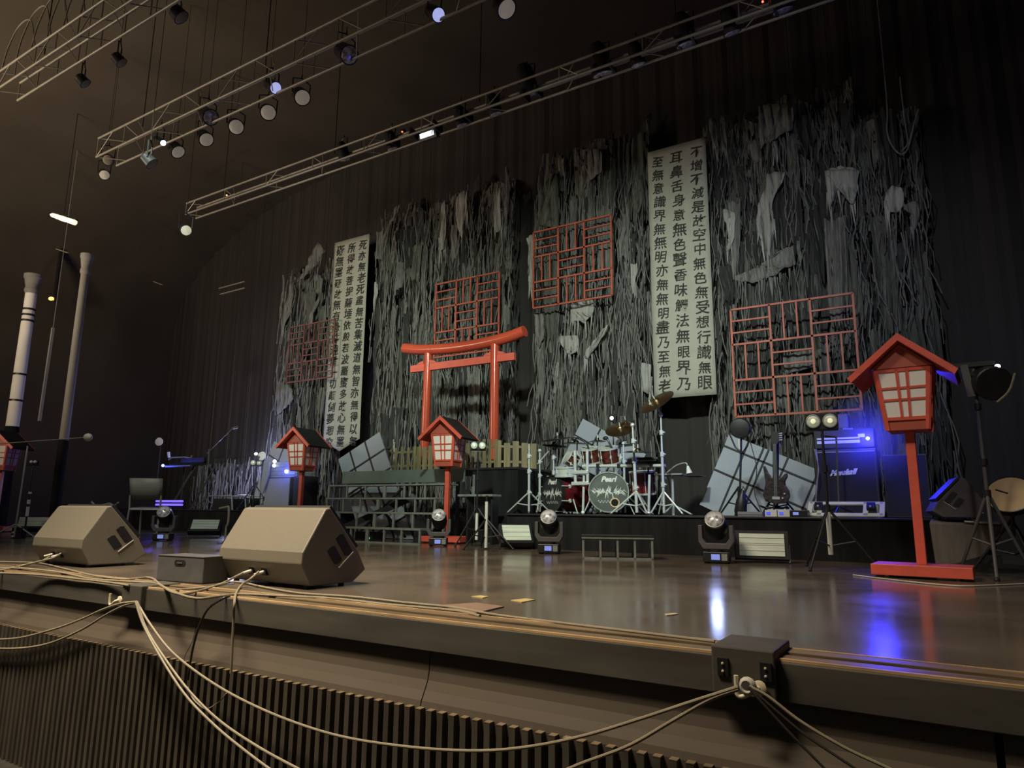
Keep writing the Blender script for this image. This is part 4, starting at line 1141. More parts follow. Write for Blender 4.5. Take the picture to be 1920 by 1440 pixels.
m = MB(); m.tube(smooth_path([c + Vector((.15, -.05, .05)), c + Vector((.10, -.06, -.08)), c + Vector((.02, -.06, -.16))], 5), .008, 6); m.build('cable_loop', CABLE, t)

# tan disc on a stand at the right edge
c = at(1893, 927, 6.6); d = Vector((-.25, -.9, .62)).normalized()
t = root('round_tan_drum', 'round tan drum skin tilted up at the right edge', 'drum', (c.x, c.y, 0))
m = MB(); m.lathe([(.155, -.06), (.165, -.05), (.165, .004), (.158, .006)], c, d, 32, True); m.build('rim_hoop', BLKM, t, smooth=True)
m = MB(); m.lathe([(.158, .002), (.10, .004), (0, .004)], c, d, 32); sk = m.build('drum_skin', TAN, t, smooth=True)
u = Vector((.8, -.1, -.5)).normalized(); u = (u - d * u.dot(d)).normalized()
m = MB(); m.bar(c - u * .10 + d * .008, c - u * .01 + d * .008, .010, .006, d); m.build('dark_strap', BLK, sk)
tripod(t, (c.x, c.y + .12, 0), .42, .3, .9, .012)
m = MB(); m.cyl((c.x, c.y + .12, .3), c - d * .05, .014, .012, 8); m.build('stand_pole', BLKM, t)
# monitor and covered box near the riser end
b = fl(1745, 1050)
t = root('covered_box', 'grey draped box behind the post of the nearest lantern', 'box', (.14, 7.0, 0))
m = MB(); m.hexa([(-.13, 6.9, 0), (.22, 6.9, .12), (.3, 7.4, .1), (-.13, 7.4, 0), (-.15, 6.88, .40), (.36, 6.88, .38), (.38, 7.4, .40), (-.15, 7.4, .42)]); m.build('cover', DRAPEG, t, bevel=.02)
m = MB(); m.mm(.05, .33, 6.9, 6.93, -.0, .14); m.build('leg_block', BLK, t)
m = MB(); m.bar((.10, 6.87, .405), (.34, 6.87, .39), .012, .012); m.build('pale_edging', CABLEW, t)
w3 = dup(w2, (.42, 7.15, .42), R(70), 'dark loudspeaker with two hand holes resting on the grey draped box')
w3.scale = (.75, .75, .75)
for ch in w3.children:
    if ch.name.startswith('cabinet'): ch.data = ch.data.copy(); ch.data.materials[0] = DRK
w3.location = (.22, 7.22, .42); w3.rotation_euler = (0, 0, R(97))
# ================================================================ DRUM KIT
ZR = .42
def bass_drum(c, face, r, L, label, headm, hole):
    c = Vector(c); d = Vector(face).normalized()
    t = root('bass_drum', label, 'drum', (c.x, c.y, ZR), 'bass drums')
    m = MB(); m.lathe([(r * .965, -L), (r * .965, 0)], c, d, 40); m.build('shell', WINE, t, smooth=True)
    for h in (0, -L):
        m = MB(); m.lathe([(r * .95, h - .022), (r * 1.01, h - .022), (r * 1.01, h + .022), (r * .95, h + .022)], c, d, 40, True); m.build('hoop', BLK if h else (STEEL if hole else BLKM), t, smooth=True)
    m = MB(); m.lathe([(r * .95, .010), (r * .6, .012), (0, .012)], c, d, 40); hd = m.build('front_head', headm, t, smooth=True)
    x = Vector((0, 0, 1)).cross(d).normalized() ; up_ = d.cross(x) * 1
    if up_.z < 0: up_ = -up_
    if x.dot(Vector((1, 0, 0))) < 0: pass
    x = up_.cross(d)
    for k in range(8):
        a = math.pi / 8 + k * math.pi / 4; q = x * math.cos(a) + up_ * math.sin(a)
        m = MB(); m.cyl(c + q * r * 1.03 + d * .03, c + q * r * 1.03 - d * .14, .008, .008, 8); m.box(c + q * r * 1.0 - d * .12, (.03, .03, .05)); m.build('tension_claw', CHROME, t)
    if hole:
        hc = c + x * r * .30 - up_ * r * .52 + d * .014
        m = MB(); m.lathe([(r * .17, 0), (r * .24, 0), (r * .235, .010), (r * .18, .010)], hc, d, 24, True); m.build('port_ring', TAN, hd, smooth=True)
        m = MB(); m.lathe([(r * .18, .006), (0, .007)], hc, d, 24); m.build('port_hole', CLOTH, hd)
    mb = MB(); rx = -x if False else x
    text_mesh(mb, 'Pearl', r * .36, c + up_ * r * .62 + d * .016, rx, up_, offset=.004, shear=.3, depth=.001)
    mb.build('maker_lettering', WHITE, hd)
    rnd = random.Random(3); mb = MB()
    for k in range(46):      # spiky band emblem
        u = rnd.uniform(-.78, .78); hh = (1 - abs(u) * .75) * rnd.uniform(.14, .42); v0 = rnd.uniform(-.10, .05); sl = rnd.uniform(-.12, .12) + u * .22
        a = c + rx * r * u + up_ * r * (v0 + .02) + d * .0155; w = r * rnd.uniform(.018, .04)
        mb.add([a - rx * w, a + rx * w, a + rx * r * sl + up_ * r * hh * rnd.choice((1, 1, -1))], [(0, 1, 2)])
    for s in (-1, 1):
        for k in range(3):
            a = c + rx * r * s * (.25 + .1 * k) + up_ * r * (-.02 - .05 * k) + d * .0155
            mb.add([a - up_ * r * .04, a + up_ * r * .04, a + rx * r * s * (.55 - .16 * k) + up_ * r * (.14 + .05 * k)], [(0, 1, 2)])
    for k in range(14):
        u = -.5 + k * .077; a = c + rx * r * u + up_ * r * (-.46 - .07 * (k % 2)) + d * .0155; mb.add([a - rx * r * .03, a + rx * r * .035, a + rx * r * .02 + up_ * r * .07], [(0, 1, 2)])
    mb.build('band_emblem', WHITE, hd)
    for s in (-1, 1):
        m = MB(); a = c - d * L * .35 + x * s * r * .9 - up_ * r * .3; m.cyl(a, Vector((a.x, a.y, ZR + .005)) + x * s * .10, .010, .008, 8); m.build('spur', CHROME, t)
    return t


c = at(1141, 922, 8.75); c.z = ZR + .30
tc = (EYE - c); tc.z = 0; tc.normalize()
bass_drum(c, tc, .272, .46, 'bass drum facing the front, smoky head with round port and spiky emblem', HEAD, True)
c = at(1037, 925, 8.85); c.z = ZR + .285
tc = (EYE - c); tc.z = 0; tc.normalize()
bass_drum(c, Matrix.Rotation(R(-54), 3, 'Z') @ tc, .262, .52, 'wine red bass drum turned to the left with black head', HEADD, False)


def tom(px, py, Y, r, h, tilt, label, mt=COPPER, yaw=0):
    c = at(px, py, Y); d = Matrix.Rotation(yaw, 3, 'Z') @ Vector((0, -math.sin(tilt), math.cos(tilt)))
    t = root('tom_drum', label, 'drum', c - Vector((0, 0, h / 2)), 'small drums of the kit')
    m = MB(); m.lathe([(r, -h / 2), (r, h / 2)], c, d, 28); m.build('shell', mt, t, smooth=True)
    for s in (-1, 1):
        m = MB(); m.lathe([(r * .98, s * h / 2 - .012), (r * 1.06, s * h / 2 - .012), (r * 1.06, s * h / 2 + .012), (r * .98, s * h / 2 + .012)], c, d, 28, True); m.build('chrome_hoop', CHROME, t, smooth=True)
    m = MB(); m.lathe([(r * .99, h / 2 + .006), (0, h / 2 + .006)], c, d, 28); m.build('drum_head', WHITE, t)
    x = d.orthogonal().normalized(); y = d.cross(x)
    for k in range(6):
        a = k * math.pi / 3 + .3; q = x * math.cos(a) + y * math.sin(a)
        m = MB(); m.cyl(c + q * r * 1.05 - d * h * .46, c + q * r * 1.05 + d * h * .46, .006, .006, 6); m.box(c + q * r * 1.02, (.02, .02, .045)); m.build('tension_lug', CHROME, t)
    return t


tom(1107, 854, 8.95, .125, .20, .30, 'left one of the two copper rack toms above the chrome frame')
tom(1142, 854, 8.9, .135, .21, .30, 'right one of the two copper rack toms above the bass drum')
tom(1072, 862, 8.85, .10, .16, 1.0, 'small red tom tipped forward left of the two copper rack toms', COPPER, -.7)
tom(1062, 884, 8.9, .165, .12, .12, 'chrome snare drum above the wine red bass drum', CHROME)
tom(1205, 905, 9.15, .17, .30, .1, 'floor tom behind the right cymbal stand', WINE)

t = root('drum_rack', 'chrome tube rack holding the toms across the front of the kit', 'rack', at(1140, 955, 8.7))
a, b = at(1092, 874, 8.72), at(1248, 873, 8.72)
m = MB(); m.cyl(a, b, .022, .022, 12); m.build('front_bar', CHROME, t, smooth=True)
for px in (1122, 1161, 1190, 1222):
    q = at(px, 873.5, 8.72); m = MB(); m.box(q, (.05, .055, .06)); m.build('clamp', BLKM, t, bevel=.006)
for px in (1078, 1101):
    u, v = at(px, 845, 8.7), at(px + 1, 908, 8.7); m = MB(); m.cyl(u, v, .022, .022, 10); m.build('upright', CHROME, t, smooth=True)
for py in (886, 907):
    m = MB(); m.bar(at(1072, py, 8.69), at(1103, py - 1, 8.69), .05, .05); m.build('cross_plate', CHROME, t, bevel=.01)
for px0, px1 in ((1095, 1093), (1218, 1216)):
    u, v = at(px0, 890, 8.72), at(px1, 955, 8.72); v.z = ZR + .004; m = MB(); m.cyl(u, v, .018, .018, 10); m.ball(v + Vector((0, 0, .02)), .03, 8); m.build('rack_leg', CHROME, t, smooth=True)


def cym(t, c, r, d, mt, name='cymbal'):
    d = Vector(d).normalized()
    m = MB(); m.lathe([(r, -.018), (r, -.016), (r * .6, .0), (r * .22, .008), (r * .18, .03), (.02, .042), (.004, .044)], c, d, 36); o = m.build(name, mt, t, smooth=True)
    m = MB(); m.cyl(Vector(c) + d * .03, Vector(c) + d * .09, .010, .008, 8); m.build('wing_nut', CHROME, o)
    return o


def cstand(px, ptop, pbot, Y, label, cymbal=None, boom=None, rot=.4, foot=.30, r=.018):
    top = at(px[0], ptop, Y); base = at(px[1], pbot, Y); base = Vector((base.x, base.y, ZR))
    t = root('cymbal_stand', label, 'cymbal stand', base, 'chrome stands of the drum kit')
    tripod(t, base, .30, foot, rot, .012, CHROME)
    m = MB(); m.cyl(base + Vector((0, 0, .03)), base.lerp(top, .6), r, r, 12); m.cyl(base.lerp(top, .55), top, r * .72, r * .6, 12); m.build('pole', CHROME, t, smooth=True)
    for k in (.3, .6, .82):
        q = base.lerp(top, k); m = MB(); m.cyl(q - Vector((0, 0, .03)), q + Vector((0, 0, .03)), r * 1.5, r * 1.5, 12); m.cyl(q, q + Vector((.05, -.02, 0)), .008, .012, 6); m.build('collar', CHROME, t, smooth=True)
    end = top
    if boom:
        u, v = at(*boom[0], Y), at(*boom[1], Y); m = MB(); m.cyl(u, v, .011, .011, 8); m.build('boom_arm', CHROME, t, smooth=True); end = v
        m = MB(); m.ball(top, .03, 8); m.build('tilter', CHROME, t, smooth=True)
    if cymbal:
        for (cx, cy, r_, d, mt) in cymbal:
            cp = at(cx, cy, Y); cym(t, cp, r_, d, mt)
            m = MB(); m.cyl(cp, end, .007, .007, 6); m.build('cymbal_rod', CHROME, t)
    return t


cstand((992, 992), 832, 956, 8.5, 'chrome stand with open leg at the left end of the drum kit', rot=math.pi, foot=.36)
cstand((1012, 1012), 845, 950, 9.1, 'chrome boom stand holding a dark cymbal at the left of the kit', [(1046, 822, .26, (-.08, -.12, 1), CYMD)], ((1008, 870), (1046, 826)), rot=.9)
cstand((1038, 1038), 835, 950, 9.2, 'hi-hat stand with a pair of dark cymbals behind the wine red bass drum', [(1040, 834, .19, (.1, -.1, 1), CYMD), (1040, 839, .19, (-.1, -.05, -1), CYMD)], rot=1.2)
cstand((1082, 1082), 830, 950, 9.3, 'stand with a thin dark cymbal just left of the tilted panel', [(1080, 830, .20, (.06, -.04, 1), CYMD)], rot=.2)
cstand((1120, 1120), 828, 950, 9.4, 'stand with a small dark splash cymbal in front of the tilted panel', [(1120, 826, .13, (0, -.03, 1), CYMD)], rot=.2)
cstand((1163, 1163), 835, 950, 9.4, 'stand with a mid sized dark cymbal at the right corner of the tilted panel', [(1165, 834, .20, (-.04, -.05, 1), CYMD)], rot=.2)
cstand((1186, 1194), 797, 952, 8.55, 'chrome stand right of the front bass drum carrying low dark cymbals', [(1196, 846, .20, (.04, -.06, 1), CYMD)], ((1190, 842), (1196, 846)), rot=math.pi + .25, foot=.34, r=.02)
cstand((1239, 1245), 778, 956, 8.6, 'tallest chrome stand with a big brass cymbal tipped at the top right of the kit', [(1230, 752, .25, (-.30, -.55, .75), CYMB), (1221, 762, .10, (-.1, -.5, .8), CHROME)], ((1240, 778), (1228, 756)), rot=.1, foot=.24)
cstand((1168, 1172), 800, 950, 9.2, 'stand with a pale brass cymbal lifted behind the rack toms', [(1163, 803, .22, (.05, -.55, .8), CYMB), (1173, 792, .08, (.1, -.5, .9), CYMB)], rot=.5)
# microphones over the kit
for px, py, Y, dx, lab in [(1098, 838, 8.8, -.18, 'black microphone bending over the left copper tom'), (1142, 838, 8.8, -.05, 'black microphone bending over the right copper tom')]:
    p = at(px, py, Y); t = root('drum_microphone', lab, 'microphone', p)
    m = MB(); m.tube(smooth_path([p + Vector((.02, .02, -.14)), p + Vector((.04, .02, -.04)), p + Vector((.0, 0, .06)), p + Vector((dx * .7, 0, .13)), p + Vector((dx, 0, .12))], 5), .014, 8, None); m.build('gooseneck', BLK, t, smooth=True)
    m = MB(); m.ball(p + Vector((dx, 0, .12)), .03, 10, (1.4, 1, 1)); m.build('mic_capsule', BLKM, t, smooth=True)
# bright small lamp and pad at the kit
t = root('small_lamp', 'small bright lamp above the tilted panel behind the drums', 'lamp', at(1147, 784, 9.6))
c = at(1147, 784, 9.6); m = MB(); m.ball(c, .030, 10); m.build('bulb', E_WHITE, t)
m = MB(); m.lathe([(.03, -.08), (.055, -.02), (.06, .0)], c, Vector((0, -1, -.1)), 16); m.build('lamp_shade', BLKM, t, smooth=True)
m = MB(); m.cyl(c + Vector((0, .05, 0)), Vector((c.x, c.y + .05, ZR)), .010, .012, 8); m.build('stand_pole', BLKM, t)
t = root('drum_pad', 'flat black pad unit mounted right of the cymbal stand', 'drum pad', at(1215, 862, 8.9))
c = at(1215, 865, 8.9); m = MB(); m.box(c, (.34, .20, .035), Matrix.Rotation(R(-20), 3, 'X')); m.build('pad_body', BLK, t, bevel=.006)
m = MB(); m.box(c + Vector((0, -.10, .005)), (.30, .01, .012)); m.build('pale_edge', STEEL, t)
m = MB(); m.cyl(c, Vector((c.x, c.y, ZR)), .014, .014, 8); m.build('pad_post', BLKM, t)
# side table with desk lamp
b = at(1262, 952, 9.1); b.z = ZR; t = root('side_table', 'thin topped side table right of the drum kit', 'table', b)
u, v = at(1231, 890, 9.1), at(1283, 890, 9.1); m = MB(); m.mm(u.x, v.x, 9.0, 9.35, u.z - .012, u.z + .008); m.build('table_top', STEEL, t)
m = MB(); m.mm(v.x, v.x + .22, 9.05, 9.35, u.z - .03, u.z - .012); m.build('side_leaf', BLKM, t)
m = MB(); m.cyl(b, Vector((b.x, b.y, u.z)), .02, .02, 10); m.build('centre_leg', CHROME, t, smooth=True)
tripod(t, b, .14, .24, .3, .012, CHROME, False)
p = at(1290, 888, 9.15); t = root('desk_lamp', 'small bent arm lamp on the side table', 'lamp', (p.x, p.y, u.z))
m = MB(); m.tube(smooth_path([(p.x - .30, p.y, u.z + .02), (p.x - .16, p.y, u.z + .12), (p.x - .03, p.y, u.z + .15), (p.x, p.y, u.z + .10)], 5), .010, 8); m.build('lamp_arm', STEEL, t, smooth=True)
m = MB(); m.lathe([(.015, 0), (.04, .09), (.042, .1)], (p.x, p.y, u.z + .11), (.2, 0, -1), 16); m.build('lamp_shade', WHITE, t, smooth=True)
m = MB(); m.lathe([(.06, 0), (.06, .015), (.02, .02)], (p.x - .30, p.y, u.z + .008), n=16); m.build('lamp_base', BLKM, t)

# ================================================================ GUITARS AND AMPLIFIERS AT THE RIGHT
def guitar(px_low, px_neck_top, Y, label, bodym):
    lo, tp = at(*px_low, Y), at(*px_neck_top, Y)
    t = root('bass_guitar', label, 'guitar', (lo.x, Y, ZR))
    ax = (tp - lo).normalized(); sx = Vector((0, -1, 0)).cross(ax).normalized() * -1
    if sx.x < 0: sx = -sx
    L = (tp - lo).length
    out = [(0, -.02), (.115, .0), (.150, .07), (.140, .14), (.105, .20), (.10, .24), (.13, .30), (.125, .335), (.10, .33), (.055, .275), (.0, .27), (-.05, .29), (-.085, .34), (-.12, .42), (-.14, .41), (-.125, .30), (-.115, .22), (-.13, .15), (-.150, .08), (-.12, .01)]
    P = lambda u, v, y=0: lo + sx * u + ax * v + Vector((0, y, 0))
    m = MB(); m.prism([P(u, v, -.02) for u, v in out], (0, .045, 0)); bd = m.build('body', bodym, t, bevel=.008)
    m = MB(); m.prism([P(-.03, .20, -.035), P(.03, .20, -.035), P(.021, L - .14, -.035), P(-.021, L - .14, -.035)], (0, .025, 0)); m.build('neck', BLKM, t)
    m = MB(); m.prism([P(-.022, L - .14, -.03), P(.022, L - .14, -.03), P(.05, L - .09, -.03), P(.045, L, -.03), P(-.02, L + .02, -.03), P(-.04, L - .06, -.03)], (0, .018, 0)); hs = m.build('headstock', BLK, t)
    for k in range(4):
        m = MB(); m.cyl(P(.045, L - .085 + k * .025, -.02), P(.085, L - .08 + k * .025, -.02), .006, .010, 6); m.build('tuning_peg', CHROME, hs)
    for v in (.10, .17):
        m = MB(); m.prism([P(-.05, v, -.026), P(.05, v, -.026), P(.05, v + .03, -.026), P(-.05, v + .03, -.026)], (0, .01, 0)); m.build('pickup', BLK, bd)
    m = MB(); m.prism([P(-.04, .035, -.028), P(.04, .035, -.028), P(.04, .065, -.028), P(-.04, .065, -.028)], (0, .01, 0)); m.build('bridge', CHROME, bd)
    m = MB()
    for k in range(4): m.cyl(P(-.015 + k * .010, .05, -.038), P(-.012 + k * .008, L - .13, -.038), .0012, .0012, 4)
    m.build('strings', CHROME, t)
    m = MB(); m.cyl(P(.075, .05, -.022), P(.075, .05, -.04), .012, .010, 10); m.cyl(P(.095, .10, -.022), P(.095, .10, -.04), .012, .010, 10); m.build('control_knobs', CHROME, bd)
    return t


g = guitar((1456, 942), (1453, 812), 8.5, 'dark bass guitar standing upright before the large tilted panel', mat('dark_burl_wood', (.035, .028, .03), .3, 0, .8, 30, coat=.3))
b = at(1456, 955, 8.6); t = root('guitar_stand', 'black guitar stand holding the dark bass guitar', 'stand', (b.x, 8.62, ZR))
b = Vector((b.x, 8.64, ZR))
tripod(t, b, .3, .24, .5, .012)
m = MB(); m.cyl(b + Vector((0, 0, .1)), b + Vector((.06, 0, .95)), .013, .013, 10); m.build('pole', BLKM, t, smooth=True)
m = MB(); m.tube([b + Vector((-.14, -.24, .12)), b + Vector((-.13, -.02, .10)), b + Vector((.13, -.02, .10)), b + Vector((.14, -.24, .12))], .012, 8); m.build('cradle', BLKM, t)
m = MB(); m.tube([b + Vector((.0, -.16, .92)), b + Vector((.03, -.02, .92)), b + Vector((.10, -.02, .93)), b + Vector((.10, -.16, .93))], .012, 8); m.build('neck_fork', BLKM, t)

b = at(1387, 955, 8.45); b = Vector((b.x, 8.45, ZR)); t = root('round_head_stand', 'thin black stand with big round black head before the large tilted panel', 'stand', b)
tripod(t, b, .34, .28, .7, .012)
c = at(1388, 803, 8.45)
m = MB(); m.cyl(b + Vector((0, 0, .1)), c - Vector((0, -.03, .1)), .013, .012, 10); m.build('pole', BLKM, t, smooth=True)
m = MB(); m.lathe([(.04, -.10), (.10, -.07), (.125, .0), (.11, .05), (.05, .06)], c, (.1, -1, -.1), 24); m.build('round_head', BLK, t, smooth=True)
m = MB(); m.tube([c + Vector((-.11, 0, .05)), c + Vector((-.13, 0, -.06)), c + Vector((-.07, 0, -.22)), c + Vector((0, 0, -.30)), c + Vector((.07, 0, -.22)), c + Vector((.13, 0, -.06)), c + Vector((.11, 0, .05))], .010, 8); m.build('fork_bracket', BLKM, t)
m = MB(); m.cyl(c + Vector((-.018, -.02, -.13)), c + Vector((-.016, -.02, -.25)), .010, .010, 8); m.build('pale_sleeve', WHITE, t)
m = MB(); m.tube(smooth_path([c + Vector((.09, -.02, -.08)), c + Vector((.14, -.02, -.3)), c + Vector((.17, -.02, -.5)), c + Vector((.13, -.02, -.75)), c + Vector((.2, -.02, -1.0))], 5), .005, 6); m.build('thin_cable', CABLED, t)
b = at(1390, 950, 8.3); t = root('bag', 'small black bag leaning at the foot of the round headed stand', 'bag', (b.x, 8.28, ZR))
m = MB(); m.lathe([(.05, 0), (.07, .05), (.06, .18), (.03, .26), (.015, .30)], (b.x, 8.22, ZR), (.15, 0, 1), 14); m.build('bag_body', BLK, t, smooth=True)
m = MB(); m.tube([(b.x + .03, 8.22, ZR + .28), (b.x + .05, 8.22, ZR + .34), (b.x + .08, 8.22, ZR + .28)], .006, 6); m.build('bag_loop', BLKM, t)

# big amplifier stack
Ya = 8.9
x0, x1 = at(1528, 900, Ya).x, at(1648, 900, Ya).x
t = root('amplifier_cabinet', 'large black speaker cabinet with white script lettering at the right', 'loudspeaker', ((x0 + x1) / 2, Ya, ZR))
zt = at(1585, 842, Ya).z
m = MB(); m.mm(x0, x1, Ya, Ya + .36, ZR + .02, zt); m.build('cabinet', BLK, t, bevel=.012)
m = MB(); m.mm(x0 + .03, x1 - .03, Ya - .006, Ya + .01, ZR + .05, zt - .03); gr = m.build('grille_cloth', GRILLE, t)
m = MB(); m.mm(x0 + .02, x1 - .02, Ya - .008, Ya + .004, zt - .036, zt - .026); m.build('piping', STEEL, t)
mb = MB(); text_mesh(mb, 'Marshall', .080, at(1580, 886, Ya - .012), (1, 0, .06), (0, 0, 1), offset=.006, shear=.42, depth=.004); mb.build('script_lettering', WHITE, gr)
for xx in (x0 + .06, x1 - .06):
    m = MB(); m.cyl((xx, Ya + .08, ZR), (xx, Ya + .08, ZR + .025), .03, .03, 10); m.build('caster', BLK, t)
ZA = zt
t = root('guitar_amplifier', 'amplifier head with twin white strips and glowing blue lamp on the big cabinet', 'amplifier', ((x0 + x1) / 2, Ya, ZA))
zt2 = at(1585, 803, Ya).z
m = MB(); m.mm(x0 + .01, x1 - .01, Ya + .03, Ya + .32, ZA + .012, zt2 + .0); m.build('head_case', BLK, t, bevel=.012)
m = MB(); u = at(1528, 829, Ya).x; v = at(1612, 829, Ya).x
for za, zb in ((ZA + .07, ZA + .105), (ZA + .12, ZA + .14)):
    m = MB(); m.mm(u + .02, v, Ya + .018, Ya + .032, za, zb); m.build('white_strip', WHITE, t)
c = at(1627, 822, Ya + .005)
m = MB(); m.ball(c, .020, 12); m.build('blue_diode', E_BLUE, t)
m = MB(); m.mm(c.x - .10, c.x - .03, Ya + .015, Ya + .032, c.z + .02, c.z + .06); m.build('badge_plate', WHITE, t)
for xx in (x0 + .06, x1 - .06):
    m = MB(); m.cyl((xx, Ya + .1, ZA), (xx, Ya + .1, ZA + .014), .02, .02, 10); m.build('foot', BLK, t)
point('blue_diode_light', c + Vector((0, -.09, 0)), 45, BLUE, .10)
t = root('rack_case', 'small dark rack case with blue lettering standing on the amplifier head', 'rack case', ((x0 + x1) / 2, Ya, zt2))
zt3 = at(1560, 777, Ya + .05).z; xa, xb = at(1518, 790, Ya).x, at(1582, 790, Ya).x
m = MB(); m.mm(x0 + .02, xb + .04, Ya + .05, Ya + .30, zt2, zt3); m.build('case_body', DRK, t, bevel=.01)
m = MB(); q = at(1589, 803, Ya)
for k in range(5): m.mm(q.x - .05 + k * .022, q.x - .036 + k * .022, Ya + .02, Ya + .032, q.z - .008 - .002 * k, q.z + .006)
tag(m.build('blue_display', E_BLUES, None), 'row of tiny blue lit marks on the amplifier head', 'display')
m = MB(); x2, x3 = at(1655, 900, Ya).x, at(1703, 900, Ya).x
t = root('side_cabinet', 'dark speaker cabinet right of the large one, behind the nearest lantern', 'loudspeaker', ((x2 + x3) / 2, Ya, ZR))
m = MB(); m.mm(x2, x3 + .2, Ya + .15, Ya + .5, ZR, at(1680, 850, Ya).z); m.build('cabinet', BLK, t, bevel=.01)
m = MB(); m.mm(x2 + .02, x3 + .18, Ya + .144, Ya + .16, ZR + .03, at(1680, 853, Ya).z); m.build('grille_cloth', GRILLE, t)
# microphone stand with cable before the cabinet
b = at(1573, 955, 8.35); b = Vector((b.x, 8.35, ZR)); t = root('microphone_stand', 'slim black microphone stand just left of the white lettering', 'microphone stand', b)
tp = at(1568, 820, 8.35); tripod(t, b, .12, .24, .4, .010, BLKM, False)
m = MB(); m.cyl(b, tp, .011, .010, 8); m.build('pole', DRK, t, smooth=True)
m = MB(); m.cyl(tp, tp + Vector((-.15, -.05, .02)), .009, .012, 8); m.build('microphone', BLKM, t)
cable([at(1530, 842, 8.89), at(1534, 880, 8.85), at(1531, 920, 8.8), Vector((at(1527, 950, 8.7).x, 8.7, ZR + .007))], 'cable hanging down the left side of the large cabinet', .007, CABLE)
cable([at(1527, 842, 8.7), at(1535, 880, 8.7), at(1531, 905, 8.7), at(1529, 926, 8.7)], 'short cable with plug hanging before the large cabinet', .006, CABLE)
# white pedal board frame
a, b = at(1513, 948, 7.9), at(1655, 948, 7.9)
t = root('pedal_board', 'white slotted pedal board lying in front of the large cabinet', 'pedal board', ((a.x + b.x) / 2, 7.9, ZR))
rot = Matrix.Rotation(R(36), 3, 'X')
cx, w = (a.x + b.x) / 2, (b.x - a.x); c = Vector((cx, 8.0, ZR + .085))
for v_, hh in ((.10, .045), (-.10, .05)):
    m = MB(); m.box(c + rot @ Vector((0, v_, .0)), (w, hh, .02), rot); m.build('cross_rail', WHITE, t, bevel=.004)
for u in (-.5, -.36, .28, .5):
    m = MB(); m.box(c + rot @ Vector((u * w * .96, 0, 0)), (.05, .24, .02), rot); m.build('end_plate', WHITE, t, bevel=.004)
for u, cc in ((-.36, BLK), (.34, BLKM)):
    m = MB(); m.box(c + rot @ Vector((u * w, .01, .03)), (.08, .10, .04), rot); p = m.build('pedal', cc, t, bevel=.005)
    m = MB(); m.ball(c + rot @ Vector((u * w, -.03, .06)), .012, 8); m.build('foot_switch', CHROME, p)
for u in (-.4, .4):
    m = MB(); m.mm(cx + u * w - .02, cx + u * w + .02, 8.07, 8.10, ZR, ZR + .13); m.build('board_leg', WHITE, t)
# effect boxes by the guitar
for px, py, w_, mt, disp, lab in [(1447, 960, .12, WHITE, E_BLUES, 'white effect box with blue display on the riser edge, left one'), (1471, 960, .12, WHITE, E_BLUES, 'white effect box with blue display on the riser edge, right one'), (1499, 953, .16, BLKM, E_PERI, 'dark effect box with teal lights left of the white pedal board')]:
    p = at(px, py, 7.75); t = root('effect_box', lab, 'effect pedal', (p.x, 7.75, ZR))
    m = MB(); m.mm(p.x - w_ / 2, p.x + w_ / 2, 7.7, 7.85, ZR, ZR + .07); m.build('box_body', mt, t, bevel=.005)
    m = MB(); m.mm(p.x - w_ * .36, p.x - w_ * .02, 7.695, 7.70, ZR + .02, ZR + .05); m.build('lit_display', disp, t)
    m = MB(); m.cyl((p.x, 7.78, ZR + .07), (p.x, 7.78, ZR + .085), .014, .012, 10); m.build('foot_switch', CHROME, t)
p = at(1410, 960, 7.9); t = root('pale_block', 'pale flat block lying on the riser edge below the round headed stand', 'block', (p.x, 7.9, ZR))
m = MB(); m.mm(p.x - .13, p.x + .13, 7.8, 7.9, ZR, ZR + .05); m.build('block_body', GRCAB, t, bevel=.004)
m = MB(); m.mm(p.x - .13, p.x + .13, 7.798, 7.8, ZR + .015, ZR + .02); m.build('seam', BLK, t)

# ================================================================ LEFT SIDE OF THE STAGE
# grey cabinet with blue rack
Yl = 8.7
x0, x1 = at(499, 900, Yl).x, at(545, 900, Yl).x
zt = at(520, 895, Yl).z
t = root('grey_cabinet', 'grey fronted speaker cabinet under the blue lit rack', 'loudspeaker', ((x0 + x1) / 2, Yl, ZR))
m = MB(); m.mm(x0, x1, Yl, Yl + .4, ZR, zt); m.build('cabinet', BLK, t, bevel=.01)
m = MB(); m.mm(x0 + .01, x1 - .01, Yl - .012, Yl + .004, ZR + .05, zt - .02); m.build('grille_cloth', GRCAB, t)
m = MB(); m.mm(x0, x1, Yl - .014, Yl + .01, ZR + .0, ZR + .045); m.build('bottom_rail', WHITE, t)
t = root('lit_rack', 'rack glowing blue on top of the grey cabinet', 'rack case', ((x0 + x1) / 2, Yl, zt))
z2 = at(520, 866, Yl).z
m = MB(); m.mm(x0 + .02, x1 + .12, Yl + .03, Yl + .38, zt, z2); m.build('rack_case_body', GRCAB, t, bevel=.008)
for k in range(3):
    m = MB(); m.mm(x0 + .05, x1 + .08, Yl + .018, Yl + .032, zt + .04 + k * .075, zt + .085 + k * .075); m.build('rack_unit', STEEL, t)
c = at(537, 884, Yl); m = MB(); m.ball(c, .035, 12); m.build('blue_diode', E_BLUE, t)
for px, py in ((515, 865), (514, 873)):
    m = MB(); m.ball(at(px, py, Yl - .02), .035, 10); m.build('white_diode', E_WHITE, t)
point('blue_rack_light', c + Vector((.02, -.14, .02)), 6, (.06, .10, 1), .04)
point('added_blue_haze_fill', c + Vector((-3.2, 1.4, .3)), 125, (.50, .53, 1), .1)  # unseen lamp added to lift the left curtain like bluish haze
x2, x3 = at(549, 900, Yl).x, at(566, 900, Yl).x
t = root('dark_cabinet', 'dark speaker cabinet between the grey cabinet and the left lantern post', 'loudspeaker', ((x2 + x3) / 2, Yl, ZR))
